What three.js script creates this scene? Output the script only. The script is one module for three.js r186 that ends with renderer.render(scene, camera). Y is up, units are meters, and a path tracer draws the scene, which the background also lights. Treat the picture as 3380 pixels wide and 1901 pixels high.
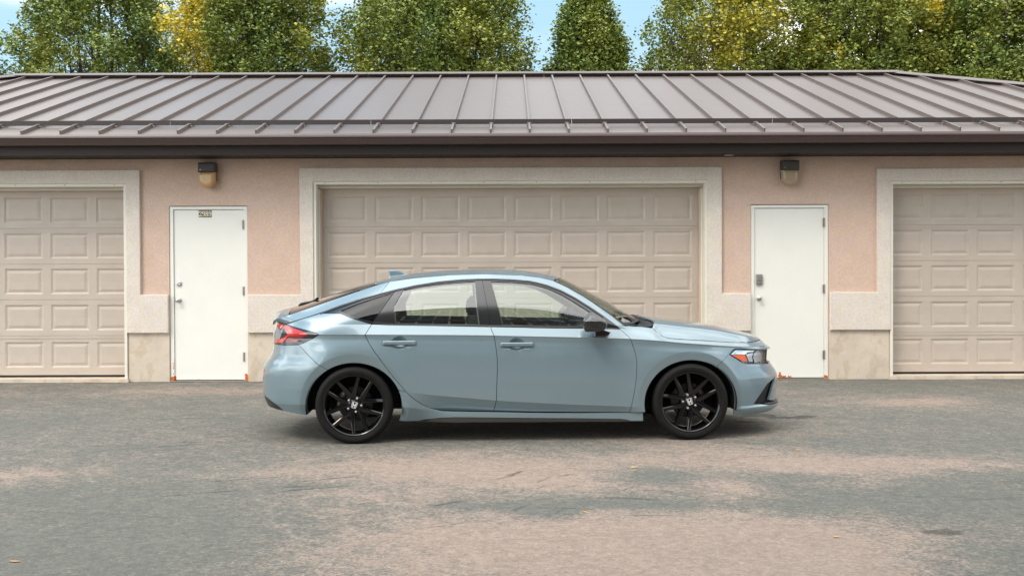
import * as THREE from 'three';
import { mergeGeometries, toCreasedNormals } from 'three/addons/utils/BufferGeometryUtils.js';
import { RoundedBoxGeometry } from 'three/addons/geometries/RoundedBoxGeometry.js';

// ---------------------------------------------------------------- camera, sky, sun, exposure
const scene = new THREE.Scene();
const D2R = Math.PI / 180;
const camera = new THREE.PerspectiveCamera(32.27, 3380 / 1901, 0.1, 400);
camera.position.set(0, 1.345, 12.84);
camera.rotation.order = 'YXZ';
camera.rotation.set(-0.671 * D2R, 0, -0.22 * D2R);

const renderer = new THREE.WebGLRenderer({ antialias: true });
renderer.setSize(1024, 575);
renderer.toneMapping = THREE.LinearToneMapping;
renderer.toneMappingExposure = 1.11;
renderer.shadowMap.enabled = true;
renderer.shadowMap.type = THREE.PCFSoftShadowMap;

function rng(seed) { let a = seed >>> 0; return () => { a |= 0; a = a + 0x6D2B79F5 | 0; let t = Math.imul(a ^ a >>> 15, 1 | a); t = t + Math.imul(t ^ t >>> 7, 61 | t) ^ t; return ((t ^ t >>> 14) >>> 0) / 4294967296; }; }
const clamp = (x, a = 0, b = 1) => x < a ? a : x > b ? b : x;
const mix = (a, b, t) => a + (b - a) * t;
const sst = (a, b, x) => { const t = clamp((x - a) / (b - a)); return t * t * (3 - 2 * t); };
const HT = new Float32Array(65536); { const r = rng(77); for (let i = 0; i < 65536; i++) HT[i] = r(); }
function vn(x, y) {           // value noise, 256 x 256 lattice
  const xi = Math.floor(x), yi = Math.floor(y); let u = x - xi, v = y - yi; u = u * u * (3 - 2 * u); v = v * v * (3 - 2 * v);
  const x0 = xi & 255, x1 = (xi + 1) & 255, y0 = (yi & 255) << 8, y1 = ((yi + 1) & 255) << 8;
  const a = HT[y0 + x0], b = HT[y0 + x1], c = HT[y1 + x0], d = HT[y1 + x1];
  return a + (b - a) * u + (c - a) * v + (a - b - c + d) * u * v;
}
function fbm(x, y, o = 5) { let s = 0, a = 0.5, n = 0; for (let i = 0; i < o; i++) { s += a * vn(x, y); n += a; a *= 0.5; x = x * 2.03 + 17.1; y = y * 2.03 + 9.7; } return s / n; }

const SUN = new THREE.Vector3(-0.42, 0.77, 0.48).normalize();
{
  const w = 1024, h = 512, d = new Float32Array(w * h * 4);
  for (let j = 0; j < h; j++) for (let i = 0; i < w; i++) {
    const az = ((i + 0.5) / w - 0.5) * 2 * Math.PI, el = ((j + 0.5) / h - 0.5) * Math.PI;
    const y = Math.sin(el), x = Math.cos(el) * Math.cos(az), z = Math.cos(el) * Math.sin(az), k = (j * w + i) * 4;
    const up = Math.max(y, 0), t = Math.pow(1 - up, 2.2);
    let r = mix(0.33, 0.56, t), g = mix(0.58, 0.83, t), b = mix(0.86, 0.97, t);
    const q = 1.5 / (up + 0.22), c = fbm(x * q * 1.3 + 31.7, z * q * 1.3 + 12.2, 6);
    const ca = clamp(x * SUN.x + y * SUN.y + z * SUN.z, -1, 1), near = Math.exp(-((1 - ca) / 0.45)); // thin cloud is brightest round the veiled sun
    const m = sst(0.38, 0.60, c), lum = mix(1.05, 1.85, sst(0.42, 0.75, fbm(x * q * 2.6 + 3.1, z * q * 2.6 + 8.4, 5))) * (1 + 2.9 * near);
    r *= 1 + 0.8 * near; g *= 1 + 0.7 * near; b *= 1 + 0.6 * near;
    r = mix(r, lum, m); g = mix(g, lum * 0.995, m); b = mix(b, lum * 0.985, m);
    if (y < 0) { const f = clamp(-y * 6); r = mix(r, 0.22, f); g = mix(g, 0.21, f); b = mix(b, 0.2, f); }
    d[k] = r; d[k + 1] = g; d[k + 2] = b; d[k + 3] = 1;
  }
  const t = new THREE.DataTexture(d, w, h, THREE.RGBAFormat, THREE.FloatType);
  t.mapping = THREE.EquirectangularReflectionMapping; t.magFilter = THREE.LinearFilter; t.minFilter = THREE.LinearFilter; t.needsUpdate = true;
  scene.background = t; scene.environment = t;
}
const sun = new THREE.DirectionalLight(0xffeed6, 0.8);
sun.position.copy(SUN).multiplyScalar(60); sun.castShadow = true; sun.shadow.radius = 26;
sun.shadow.camera.left = -25; sun.shadow.camera.right = 25; sun.shadow.camera.top = 25; sun.shadow.camera.bottom = -25; sun.shadow.camera.far = 140;
sun.shadow.mapSize.set(2048, 2048); sun.shadow.bias = -0.0005;
scene.add(sun); scene.add(sun.target);

// ---------------------------------------------------------------- helpers
const taken = {};
function numbered(n) { const k = taken[n] = (taken[n] ?? -1) + 1; return k ? n + '_' + String(k).padStart(3, '0') : n; }
function thing(name, label, category, group, pos = [0, 0, 0]) {
  const o = new THREE.Group(); o.name = numbered(name); o.position.set(...pos); o.userData = { label, category }; if (group) o.userData.group = group; scene.add(o); return o;
}
function part(name, geo, mat, parent, pos) {
  const m = new THREE.Mesh(geo, mat); m.name = name; m.castShadow = m.receiveShadow = true; if (pos) m.position.set(...pos); parent.add(m); return m;
}
function group(name, parent, pos) { const g = new THREE.Group(); g.name = name; if (pos) g.position.set(...pos); parent.add(g); return g; }
function structure(name, geo, mat) { const m = part(name, geo, mat, scene); m.userData = { kind: 'structure' }; return m; }
const lin = (r, g, b) => new THREE.Color().setRGB(r, g, b);
const std = (c, rough = 0.7, o = {}) => new THREE.MeshStandardMaterial({ color: c, roughness: rough, ...o });
const phy = (c, rough = 0.4, o = {}) => new THREE.MeshPhysicalMaterial({ color: c, roughness: rough, ...o });
// a box from min to max with uv in metres
function bx(x0, x1, y0, y1, z0, z1) {
  const g = new THREE.BoxGeometry(x1 - x0, y1 - y0, z1 - z0); g.translate((x0 + x1) / 2, (y0 + y1) / 2, (z0 + z1) / 2); return metreUV(g);
}
function metreUV(g) {
  const p = g.attributes.position, n = g.attributes.normal, uv = new Float32Array(p.count * 2);
  for (let i = 0; i < p.count; i++) {
    const ax = Math.abs(n.getX(i)), ay = Math.abs(n.getY(i)), az = Math.abs(n.getZ(i));
    if (az >= ax && az >= ay) { uv[2 * i] = p.getX(i); uv[2 * i + 1] = p.getY(i); } else if (ay >= ax) { uv[2 * i] = p.getX(i); uv[2 * i + 1] = p.getZ(i); } else { uv[2 * i] = p.getZ(i); uv[2 * i + 1] = p.getY(i); }
  }
  g.setAttribute('uv', new THREE.BufferAttribute(uv, 2)); return g;
}
const V2 = a => a.map(p => new THREE.Vector2(p[0], p[1]));
function ext(pts, holes, z0, z1, bevel = 0) {
  const s = new THREE.Shape(V2(pts)); for (const h of holes || []) s.holes.push(new THREE.Path(V2(h)));
  const g = new THREE.ExtrudeGeometry(s, { depth: z1 - z0 - 2 * bevel, bevelEnabled: bevel > 0, bevelSize: bevel, bevelOffset: -bevel, bevelThickness: bevel, bevelSegments: bevel > 0.02 ? 6 : 2, curveSegments: 20 });
  g.translate(0, 0, z0 + bevel); return metreUV(g);
}
const rect = (x0, x1, y0, y1) => [[x0, y0], [x1, y0], [x1, y1], [x0, y1]];
// a plate from a planar polygon (array of Vector3) with thickness along -n
function plate(poly, n, th) {
  const m = poly.length, pos = [], idx = [];
  const push = v => { pos.push(v.x, v.y, v.z); return pos.length / 3 - 1; };
  const top = poly.map(v => push(v)); const bot = poly.map(v => push(v.clone().addScaledVector(n, -th)));
  for (let i = 1; i < m - 1; i++) { idx.push(top[0], top[i], top[i + 1]); idx.push(bot[0], bot[i + 1], bot[i]); }
  for (let i = 0; i < m; i++) { const j = (i + 1) % m; const a = push(poly[i]), b = push(poly[j]), c = push(poly[j].clone().addScaledVector(n, -th)), d = push(poly[i].clone().addScaledVector(n, -th)); idx.push(a, d, c, a, c, b); }
  const g = new THREE.BufferGeometry(); g.setAttribute('position', new THREE.Float32BufferAttribute(pos, 3)); g.setIndex(idx);
  const ng = g.toNonIndexed(); ng.computeVertexNormals(); return metreUV(ng);
}
// a bar with a rectangular cross-section between two points
function bar(a, b, up, w, h) {
  const d = b.clone().sub(a), L = d.length(); d.normalize(); const s = new THREE.Vector3().crossVectors(d, up).normalize(), u = new THREE.Vector3().crossVectors(s, d);
  const g = new THREE.BoxGeometry(w, h, L); g.applyMatrix4(new THREE.Matrix4().makeBasis(s, u, d.clone().negate()).setPosition(a.clone().add(b).multiplyScalar(0.5))); return metreUV(g);
}
function tex(w, h, fn, srgb = true) {
  const d = new Uint8Array(w * h * 4);
  for (let j = 0; j < h; j++) for (let i = 0; i < w; i++) { const c = fn((i + 0.5) / w, (j + 0.5) / h, i, j), k = (j * w + i) * 4; d[k] = clamp(c[0]) * 255; d[k + 1] = clamp(c[1]) * 255; d[k + 2] = clamp(c[2]) * 255; d[k + 3] = 255; }
  const t = new THREE.DataTexture(d, w, h, THREE.RGBAFormat); t.wrapS = t.wrapT = THREE.RepeatWrapping; t.magFilter = THREE.LinearFilter; t.minFilter = THREE.LinearMipmapLinearFilter; t.generateMipmaps = true;
  if (srgb) t.colorSpace = THREE.SRGBColorSpace; t.needsUpdate = true; return t;
}
const toS = v => v <= 0.0031308 ? v * 12.92 : 1.055 * Math.pow(v, 1 / 2.4) - 0.055;
// tileable noise built from the wrapping lattice (period 256 cells)
const tn = (u, v, n) => vn(u * n, v * n);

// ---------------------------------------------------------------- surface materials
const stuccoBump = tex(1024, 1024, (u, v) => { const n = 0.5 * tn(u, v, 256) + 0.3 * vn(u * 512, v * 512) + 0.2 * tn(u, v, 64); return [n, n, n]; }, false);
const stuccoTone = tex(1024, 1024, (u, v) => { const n = 0.85 + 0.10 * tn(u, v, 256) + 0.05 * (tn(u + 0.1, v + 0.2, 100) - 0.5) + 0.05 * vn(u * 512, v * 512) - 0.025 * tn(u, v, 8) + 0.01; return [n, n * (0.985 + 0.02 * tn(u + 0.3, v, 16)), n * (0.97 + 0.04 * tn(u, v + 0.4, 16))]; });
function stucco(r, g, b) {
  const m = std(lin(r, g, b), 0.92), A = stuccoTone.clone(), B = stuccoBump.clone(); for (const t of [A, B]) { t.repeat.set(0.8, 0.8); t.needsUpdate = true; }
  m.map = A; m.bumpMap = B; m.bumpScale = 0.0045; return m;
}
const pink = stucco(0.77, 0.565, 0.45), cream = stucco(0.85, 0.76, 0.665);
const concrete = std(0xffffff, 0.9, { map: tex(512, 512, (u, v) => {
  const a = fbm(u * 5 + 3, v * 6 + 1, 5), s = sst(0.50, 0.72, fbm(u * 9 + 40, v * 5 + 7, 5)), p = vn(u * 250, v * 250), d = sst(0.62, 0.7, fbm(u * 26 + 9, v * 26 + 4, 4));
  const l = 0.80 + 0.09 * (a - 0.5) + 0.04 * (p - 0.5) - 0.045 * s - 0.02 * d; return [l, l * (0.93 - 0.02 * s), l * (0.84 - 0.04 * s)]; }) });
const doorGrain = tex(512, 512, (u, v) => { const n = 0.5 + 0.5 * (vn(u * 16 + 3, v * 256) - 0.5) + 0.3 * (vn(u * 128, v * 256) - 0.5); return [n, n, n]; }, false);
const doorTone = tex(512, 512, (u, v) => { const n = 0.93 + 0.06 * (fbm(u * 4, v * 4, 4) - 0.5) + 0.03 * (vn(u * 256, v * 256) - 0.5); return [n, n, n * 0.99]; });
const doorPaint = std(lin(0.60, 0.505, 0.43), 0.5, { map: doorTone, bumpMap: doorGrain, bumpScale: 0.0012 });
const jambPaint = std(lin(0.74, 0.70, 0.60), 0.55);
const sealMat = std(lin(0.52, 0.38, 0.29), 0.7);
const roofPaint = phy(lin(0.125, 0.094, 0.080), 0.40, { ior: 1.9, bumpMap: tex(512, 512, (u, v) => { const n = fbm(u * 8, v * 3, 4); return [n, n, n]; }, false), bumpScale: 0.003 });
const gutterPaint = phy(lin(0.085, 0.055, 0.050), 0.38);
const railPaint = std(lin(0.034, 0.022, 0.019), 0.55);
const soffitPaint = std(lin(0.028, 0.018, 0.0155), 0.65);
const darkGap = std(lin(0.02, 0.018, 0.017), 0.9);
const steel = std(lin(0.55, 0.55, 0.53), 0.32, { metalness: 0.9 });

// ---------------------------------------------------------------- ground
const GX = 7.2, GZ = 9.0;
const blobs = [ // x, z, rx, rz, weight : pale worn areas (+) and dark sealed areas (-)
  [0.0, 5.98, 0.75, 0.42, .30], [-1.0, 5.9, 0.85, 0.42, .26], [0.3, 8.1, 1.5, 0.75, .30], [1.2, 7.95, 0.9, 0.5, .30], [1.8, 5.75, 0.75, 0.30, .24], [4.3, 2.3, 0.55, 0.3, .24], [2.9, 5.8, 0.6, 0.3, .2], [-3.3, 6.05, 0.6, 0.24, .16], [-3.4, 1.0, 1.5, 0.4, .22],
  [-0.7, 6.8, 0.5, 0.32, .14], [-0.2, 7.55, 0.7, 0.35, .14], [1.57, 5.2, 0.7, 0.3, .17], [-0.48, 5.3, 0.8, 0.2, .12], [0.9, 5.6, 0.5, 0.2, .18], [2.2, 6.5, 0.35, 0.5, .08], [1.35, 6.6, 0.25, 0.4, .24], [0.4, 6.45, 0.5, 0.25, .2],
  [1.0, 6.2, 0.34, 0.22, -.22], [0.2, 7.15, 0.17, 0.2, -.36], [-0.1, 7.02, 0.35, 0.12, -.2], [0.75, 7.0, 0.4, 0.12, -.3], [2.5, 6.9, 1.0, 0.35, -.2], [2.3, 8.2, 0.5, 0.6, -.24], [-2.2, 8.1, 1.2, 0.8, -.2], [-2.5, 6.7, 1.1, 0.5, -.13], [-1.3, 7.5, 0.7, 0.4, -.12], [1.86, 6.25, 0.28, 0.16, -.16], [1.5, 7.05, 0.25, 0.14, -.14], [-4, 3.5, 2, 1.4, -.06], [4.5, 4.2, 1.6, 1.0, -.06]];
const scuffs = [], cracks = [[-5.6, 2.4, -0.9, 3.0], [3.1, 4.9, 6.4, 4.4], [-4.2, 6.9, -1.9, 7.3], [1.9, 6.75, 3.6, 7.05]]; // dark rubbed streaks and hairline cracks
{ const r = rng(19); for (const [x, z, n, a, L] of [[0.35, 6.3, 9, 2.2, .16], [0.0, 6.9, 6, 2.0, .12], [-1.6, 6.4, 9, 2.85, .32], [-0.6, 7.2, 6, 2.6, .2], [0.95, 6.5, 5, .3, .25], [1.7, 5.55, 5, 2.7, .2], [-2.9, 5.0, 6, 2.9, .4], [3.2, 6.6, 6, 3.0, .4], [-3.2, 3.2, 6, 3.05, .45], [0.7, 7.0, 4, .1, .3]]) for (let i = 0; i < n; i++) { const t = a + (r() - .5) * .35; scuffs.push([x + (r() - .5) * .8, z + (r() - .5) * .6, Math.cos(t), Math.sin(t), L * (.5 + r() * .6), .008 + .03 * r() * r(), .12 + .22 * r()]); } }
const asphaltTex = tex(2048, 2048, (u, v) => {
  const x = (u - 0.5) * 2 * GX, z = v * GZ;
  let m = 0; for (const b of blobs) { const dx = (x - b[0]) / b[2], dz = (z - b[1]) / b[3], q = dx * dx + dz * dz; if (q < 6) m += b[4] * Math.exp(-q * 0.9); }
  const wx = x + 0.25 * (fbm(x * 1.7 + 5, z * 1.7, 3) - 0.5), wz = z + 0.25 * (fbm(x * 1.7, z * 1.7 + 9, 3) - 0.5);
  const lo = fbm(wx * 0.9 + 3, wz * 1.4 + 8, 4) - 0.5, st = fbm((x + z * 0.8) * 3.2 + 60, (z - x * 0.8) * 14 + 20, 4) - 0.5, mid = fbm(x * 7 + 11, z * 7 + 2, 4) - 0.5;
  const gr = vn(x * 62, z * 62), gf = HT[(Math.floor((x + 50) * 143) * 7919 + Math.floor((z + 50) * 228) * 104729) & 65535];
  let k = 0.29 + m * 1.65 + lo * 0.40 + st * 0.30 + mid * 0.36;
  const worn = sst(0.15, 0.72, k + (gr - 0.5) * 0.30 + (gf - 0.5) * 0.30);
  const sp = (gf - 0.5) * 0.085 + (gr - 0.5) * 0.055 + (vn(x * 26 + 8, z * 26) - 0.5) * 0.05;
  let r = mix(0.380, 0.560, worn), g = mix(0.380, 0.495, worn), b = mix(0.352, 0.447, worn);
  for (const c of scuffs) { const dx = x - c[0], dz = z - c[1]; if (dx * dx + dz * dz > 0.3) continue; const al = dx * c[2] + dz * c[3], ac = Math.abs(-dx * c[3] + dz * c[2] + 0.02 * (vn(al * 9 + c[0] * 50, 3) - 0.5)); const f = sst(c[4], c[4] * 0.5, Math.abs(al)) * sst(c[5], c[5] * 0.4, ac) * sst(0.3, 0.62, vn(x * 40, z * 40) * 0.6 + gf * 0.4 + 0.1); const t = 1 - c[6] * f; r *= t; g *= t; b *= t; }
  for (const c of cracks) { const t = (x - c[0]) / (c[2] - c[0]); if (t < 0 || t > 1) continue; const zc = mix(c[1], c[3], t) + 0.16 * (fbm(x * 2.2 + c[1], c[0], 4) - 0.5), e = Math.abs(z - zc); if (e < 0.007) { const f = 0.55 + 0.25 * sst(0.007, 0.002, e) * -1; r *= 1 - 0.3 * f; g *= 1 - 0.3 * f; b *= 1 - 0.3 * f; } }
  const ag = gf > 0.975 ? 0.08 : 0; // pale stone chips
  r += sp + ag; g += sp + ag; b += sp * 0.9 + ag;
  // oil drips and a damp patch
  for (const o of [[2.35, 3.3, 0.17, 0.11], [2.62, 3.46, 0.22, 0.08], [2.82, 3.36, 0.10, 0.05], [2.13, 3.72, 0.10, 0.06], [2.26, 7.66, 0.10, 0.07]]) { const e = Math.hypot((x - o[0]) / o[2], (z - o[1]) / o[3]) + (fbm(x * 14, z * 14, 3) - 0.5) * 1.0; const f = 1 - 0.34 * (1 - sst(0.75, 1.15, e)); r *= f; g *= f; b *= f; }
  // broken, silty edge along the wall
  const ed = sst(0.16, 0.02, z + (fbm(x * 9, 3.3, 4) - 0.5) * 0.14) * sst(0.45, 0.6, fbm(x * 5 + 2, z * 20, 3)); r *= 1 - 0.45 * ed; g *= 1 - 0.45 * ed; b *= 1 - 0.45 * ed;
  return [r, g, b];
});
asphaltTex.wrapS = asphaltTex.wrapT = THREE.MirroredRepeatWrapping;
const asphaltBump = tex(1024, 1024, (u, v) => { const n = 0.6 * vn(u * 256, v * 256) + 0.4 * HT[(Math.floor(u * 512) * 7919 + Math.floor(v * 512) * 104729) & 65535]; return [n, n, n]; }, false);
asphaltBump.repeat.set(14.4, 9);
{
  const g = new THREE.PlaneGeometry(320, 320, 1, 1); g.rotateX(-Math.PI / 2);
  const p = g.attributes.position, uv = g.attributes.uv;
  for (let i = 0; i < p.count; i++) uv.setXY(i, p.getX(i) / (2 * GX) + 0.5, p.getZ(i) / GZ);
  structure('ground', g, std(0xffffff, 0.88, { map: asphaltTex, bumpMap: asphaltBump, bumpScale: 0.004 }));
}

// ---------------------------------------------------------------- garage building
const garage = thing('garage_building', 'long low pink stucco garage block with brown standing seam metal roof', 'garage');
const WX0 = -13.4, WX1 = 11.46, WTOP = 2.872;
const openings = [[-9.72, -4.967, 2.555], [-4.425, -3.415, 2.268], [-2.555, 2.52, 2.57], [3.085, 4.092, 2.26], [4.878, 9.65, 2.548]];
{
  const out = [[WX0, 0]]; for (const [a, b, h] of openings) out.push([a, 0], [a, h], [b, h], [b, 0]); out.push([WX1, 0], [WX1, WTOP], [WX0, WTOP]);
  part('wall', ext(out, null, -0.34, 0), pink, garage);
  const rest = mergeGeometries([bx(WX0, WX0 + 0.2, 0, WTOP, -9.84, -0.345), bx(WX1 - 0.2, WX1, 0, WTOP, -9.84, -0.345), bx(WX0, WX1, 0, WTOP, -10.04, -9.845)]);
  part('rear_wall', rest, pink, garage);
  part('inner_floor', bx(WX0 + 0.21, WX1 - 0.21, 0.005, 0.03, -9.83, -0.36), concrete, garage);
}
// raised cream surrounds
part('stucco_surround', ext([[-3.408, .63], [-2.5555, .63], [-2.5555, 2.5705], [2.5205, 2.5705], [2.5205, .63], [3.078, .63], [3.078, 1.112], [2.705, 1.118], [2.707, 2.742], [-2.732, 2.748], [-2.722, 1.118], [-3.408, 1.122]], null, -0.01, 0.045, 0.008), cream, garage);
part('stucco_surround', ext([[-10.3, .63], [-9.7195, .63], [-9.7195, 2.5555], [-4.9675, 2.5555], [-4.9675, .632], [-4.432, .632], [-4.432, 1.124], [-4.787, 1.126], [-4.787, 2.73], [-9.9, 2.73], [-9.9, 1.12], [-10.3, 1.12]], null, -0.01, 0.045, 0.008), cream, garage);
part('stucco_surround', ext([[4.102, .638], [4.8775, .637], [4.8775, 2.5485], [9.6495, 2.5485], [9.6495, .63], [10.3, .63], [10.3, 1.12], [9.83, 1.12], [9.83, 2.72], [4.702, 2.712], [4.71, 1.124], [4.102, 1.125]], null, -0.01, 0.045, 0.008), cream, garage);
// concrete base
for (const [a, b] of [[-13.4, -9.74], [-4.955, -4.43], [-3.41, -2.565], [2.53, 3.08], [4.097, 4.868], [9.66, 11.46]]) part('concrete_base', bx(a, b, 0, 0.66, -0.008, 0.009), concrete, garage);
// garage doors
const sectionY = [0.072, 0.588, 1.062, 1.528, 1.995, 2.56];
function raisedPanel(w, h) { // v-groove frame with a raised field, outer edge at z = 0
  const rings = [[0, 0], [0.004, -0.002], [0.024, -0.0108], [0.028, -0.0108], [0.060, -0.003], [0.064, -0.002]], pos = [], idx = [];
  const ring = (i, d) => { const x = w / 2 - i, y = h / 2 - i; return [[-x, -y, d], [x, -y, d], [x, y, d], [-x, y, d]]; };
  for (let k = 0; k < rings.length - 1; k++) { const A = ring(...rings[k]), B = ring(...rings[k + 1]); for (let i = 0; i < 4; i++) { const j = (i + 1) % 4, o = pos.length / 3; pos.push(...A[i], ...A[j], ...B[j], ...B[i]); idx.push(o, o + 1, o + 2, o, o + 2, o + 3); } }
  const C = ring(...rings[rings.length - 1]), o = pos.length / 3; pos.push(...C[0], ...C[1], ...C[2], ...C[3]); idx.push(o, o + 1, o + 2, o, o + 2, o + 3);
  const g = new THREE.BufferGeometry(); g.setAttribute('position', new THREE.Float32BufferAttribute(pos, 3)); g.setIndex(idx); g.computeVertexNormals(); return metreUV(g);
}
function garageDoor(x0, n, pitch, pw, mat, z) {
  const d = group('garage_door', garage);
  const W = n * pitch;
  for (let r = 0; r < 5; r++) {
    const y0 = sectionY[r] + 0.0015, y1 = sectionY[r + 1] - 0.0015, py0 = sectionY[r] + (r === 0 ? 0.10 : 0.072), py1 = py0 + 0.335;
    const holes = []; for (let k = 0; k < n; k++) { const c = x0 + (k + 0.5) * pitch; holes.push(rect(c - pw / 2, c + pw / 2, py0, py1)); }
    part('door_section', ext(rect(x0 - 0.06, x0 + W + 0.06, y0, y1), holes, z - 0.045, z), mat, d);
    const pg = raisedPanel(pw, py1 - py0);
    for (let k = 0; k < n; k++) part('raised_panel', pg, mat, d, [x0 + (k + 0.5) * pitch, (py0 + py1) / 2, z]);
    if (r === 0 || r === 3) part('joint_lip', bx(x0, x0 + W, y1 - 0.034, y1 - 0.006, z + 0.0005, z + 0.006), mat, d);
  }
  part('inner_face', bx(x0 - 0.09, x0 + W + 0.09, 0.05, 2.60, z - 0.06, z - 0.048), mat, d);
  part('bottom_seal', bx(x0, x0 + W, 0.045, 0.070, z - 0.04, z + 0.004), darkGap, d);
  return d;
}
garageDoor(-2.458, 8, 0.6085, 0.51, doorPaint, -0.2);
garageDoor(-9.72, 8, 0.603, 0.502, doorPaint, -0.2);
garageDoor(4.84, 8, 0.603, 0.502, doorPaint, -0.2);
for (const [a, b, h] of [openings[0], openings[2], openings[4]]) {
  const f = group('door_frame', garage);
  part('jamb', bx(a + 0.0005, a + 0.034, 0.0, h - 0.0005, -0.16, 0.028), jambPaint, f); part('jamb', bx(b - 0.034, b - 0.0005, 0.0, h - 0.0005, -0.16, 0.028), jambPaint, f);
  part('header', bx(a + 0.036, (a + b) / 2 - 0.002, h - 0.034, h - 0.0005, -0.16, 0.027), jambPaint, f); part('header', bx((a + b) / 2, b - 0.036, h - 0.036, h - 0.0005, -0.16, 0.03), jambPaint, f);
  part('door_stop', bx(a + 0.036, b - 0.036, h - 0.072, h - 0.038, -0.19, -0.14), jambPaint, f);
  // the rubber weather seals bulge and ripple along their length
  for (const [sx, dir] of [[a + 0.036, 1], [b - 0.036, -1]]) {
    const pts = []; for (let i = 0; i <= 40; i++) { const y = 0.03 + i / 40 * (h - 0.11); pts.push(new THREE.Vector3(sx + dir * (0.020 + 0.016 * (fbm(y * 3.1 + sx, 2.2, 3) - 0.5)), y, -0.172)); }
    part('weather_seal', new THREE.TubeGeometry(new THREE.CatmullRomCurve3(pts), 60, 0.021, 7), sealMat, f);
    part('seal_retainer', bx(dir > 0 ? sx + 0.0005 : sx - 0.018, dir > 0 ? sx + 0.018 : sx - 0.0005, 0.03, h - 0.08, -0.17, -0.125), jambPaint, f);
  }
  for (let i = 0; i < 8; i++) { const g = new THREE.CylinderGeometry(0.006, 0.006, 0.004, 8); g.rotateX(Math.PI / 2); part('nail_head', g, std(lin(0.25, 0.22, 0.18), 0.6), f, [mix(a + 0.15, b - 0.15, i / 7), h - 0.014, i < 4 ? 0.029 : 0.032]); }
  part('threshold', bx(a - 0.02, b + 0.02, 0, 0.044, -0.34, 0.055), concrete, f);
}
// entry doors
const paintTex = (seed, spots) => tex(512, 1024, (u, v) => {
  const n = 0.925 + 0.02 * (fbm(u * 5 + seed, v * 9, 4) - 0.5); let r = n * 0.985, g = n * 0.975, b = n * 0.935; let q = 0;
  for (const [x, y, sx, sy, w] of spots) { const e = Math.hypot((u - x) / sx, (v - y) / sy); q = Math.max(q, w * (1.25 - e) + 1.3 * (fbm(u * 34 + seed, v * 78, 5) - 0.5)); }
  const t = sst(0.42, 0.56, q); const o = fbm(u * 70, v * 150 + seed, 4);
  return [mix(r, mix(0.86, 0.66, o), t), mix(g, mix(0.50, 0.30, o), t), mix(b, mix(0.22, 0.10, o), t)];
});
function planar(g, x0, w, y0, h) { const p = g.attributes.position, uv = g.attributes.uv; for (let i = 0; i < p.count; i++) uv.setXY(i, (p.getX(i) - x0) / w, (p.getY(i) - y0) / h); return g; }
function entryDoor(x0, x1, top, hingeR, mat) {
  const d = group('entry_door', garage), w = x1 - x0;
  const P = g => planar(g, x0, w, 0, top);
  part('door_frame', P(ext([[x0 + .003, 0.004], [x0 + .05, 0.004], [x0 + .05, top - .045], [x1 - .05, top - .045], [x1 - .05, 0.004], [x1 - .003, 0.004], [x1 - .003, top - .008], [x0 + .003, top - .008]], null, -0.16, -0.012, 0.003)), mat, d);
  part('door_leaf', P(ext(rect(x0 + .053, x1 - .053, 0.022, top - .048), null, -0.075, -0.03, 0.002)), mat, d);
  part('door_stop', bx(x0 + .04, x1 - .04, 0.0, top - .02, -0.15, -0.10), jambPaint, d);
  part('sill_plate', bx(x0 + .01, x1 - .01, 0.002, 0.012, -0.1, 0.03), std(lin(.3, .28, .25), .5, { metalness: .4 }), d);
  for (const y of [2.025, 1.168, 0.316]) {
    const c = new THREE.CylinderGeometry(0.008, 0.008, 0.118, 10); part('hinge', mergeGeometries([c.translate(0, 0, 0.012), new THREE.BoxGeometry(0.03, 0.112, 0.004).translate(-0.004, 0, 0)]), std(lin(.34, .29, .24), .45, { metalness: .6 }), d, [x1 - .052, y, -0.018]);
  }
  return d;
}
const knobShape = new THREE.LatheGeometry([[0.001, 0], [0.034, 0], [0.034, 0.006], [0.029, 0.011], [0.013, 0.013], [0.012, 0.03], [0.020, 0.036], [0.028, 0.046], [0.029, 0.056], [0.024, 0.064], [0.014, 0.069], [0.001, 0.070]].map(p => new THREE.Vector2(...p)), 28).rotateX(Math.PI / 2);
const boltShape = new THREE.LatheGeometry([[0.001, 0], [0.035, 0], [0.035, 0.008], [0.031, 0.016], [0.020, 0.020], [0.012, 0.021], [0.011, 0.018], [0.001, 0.018]].map(p => new THREE.Vector2(...p)), 28).rotateX(Math.PI / 2);
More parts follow.
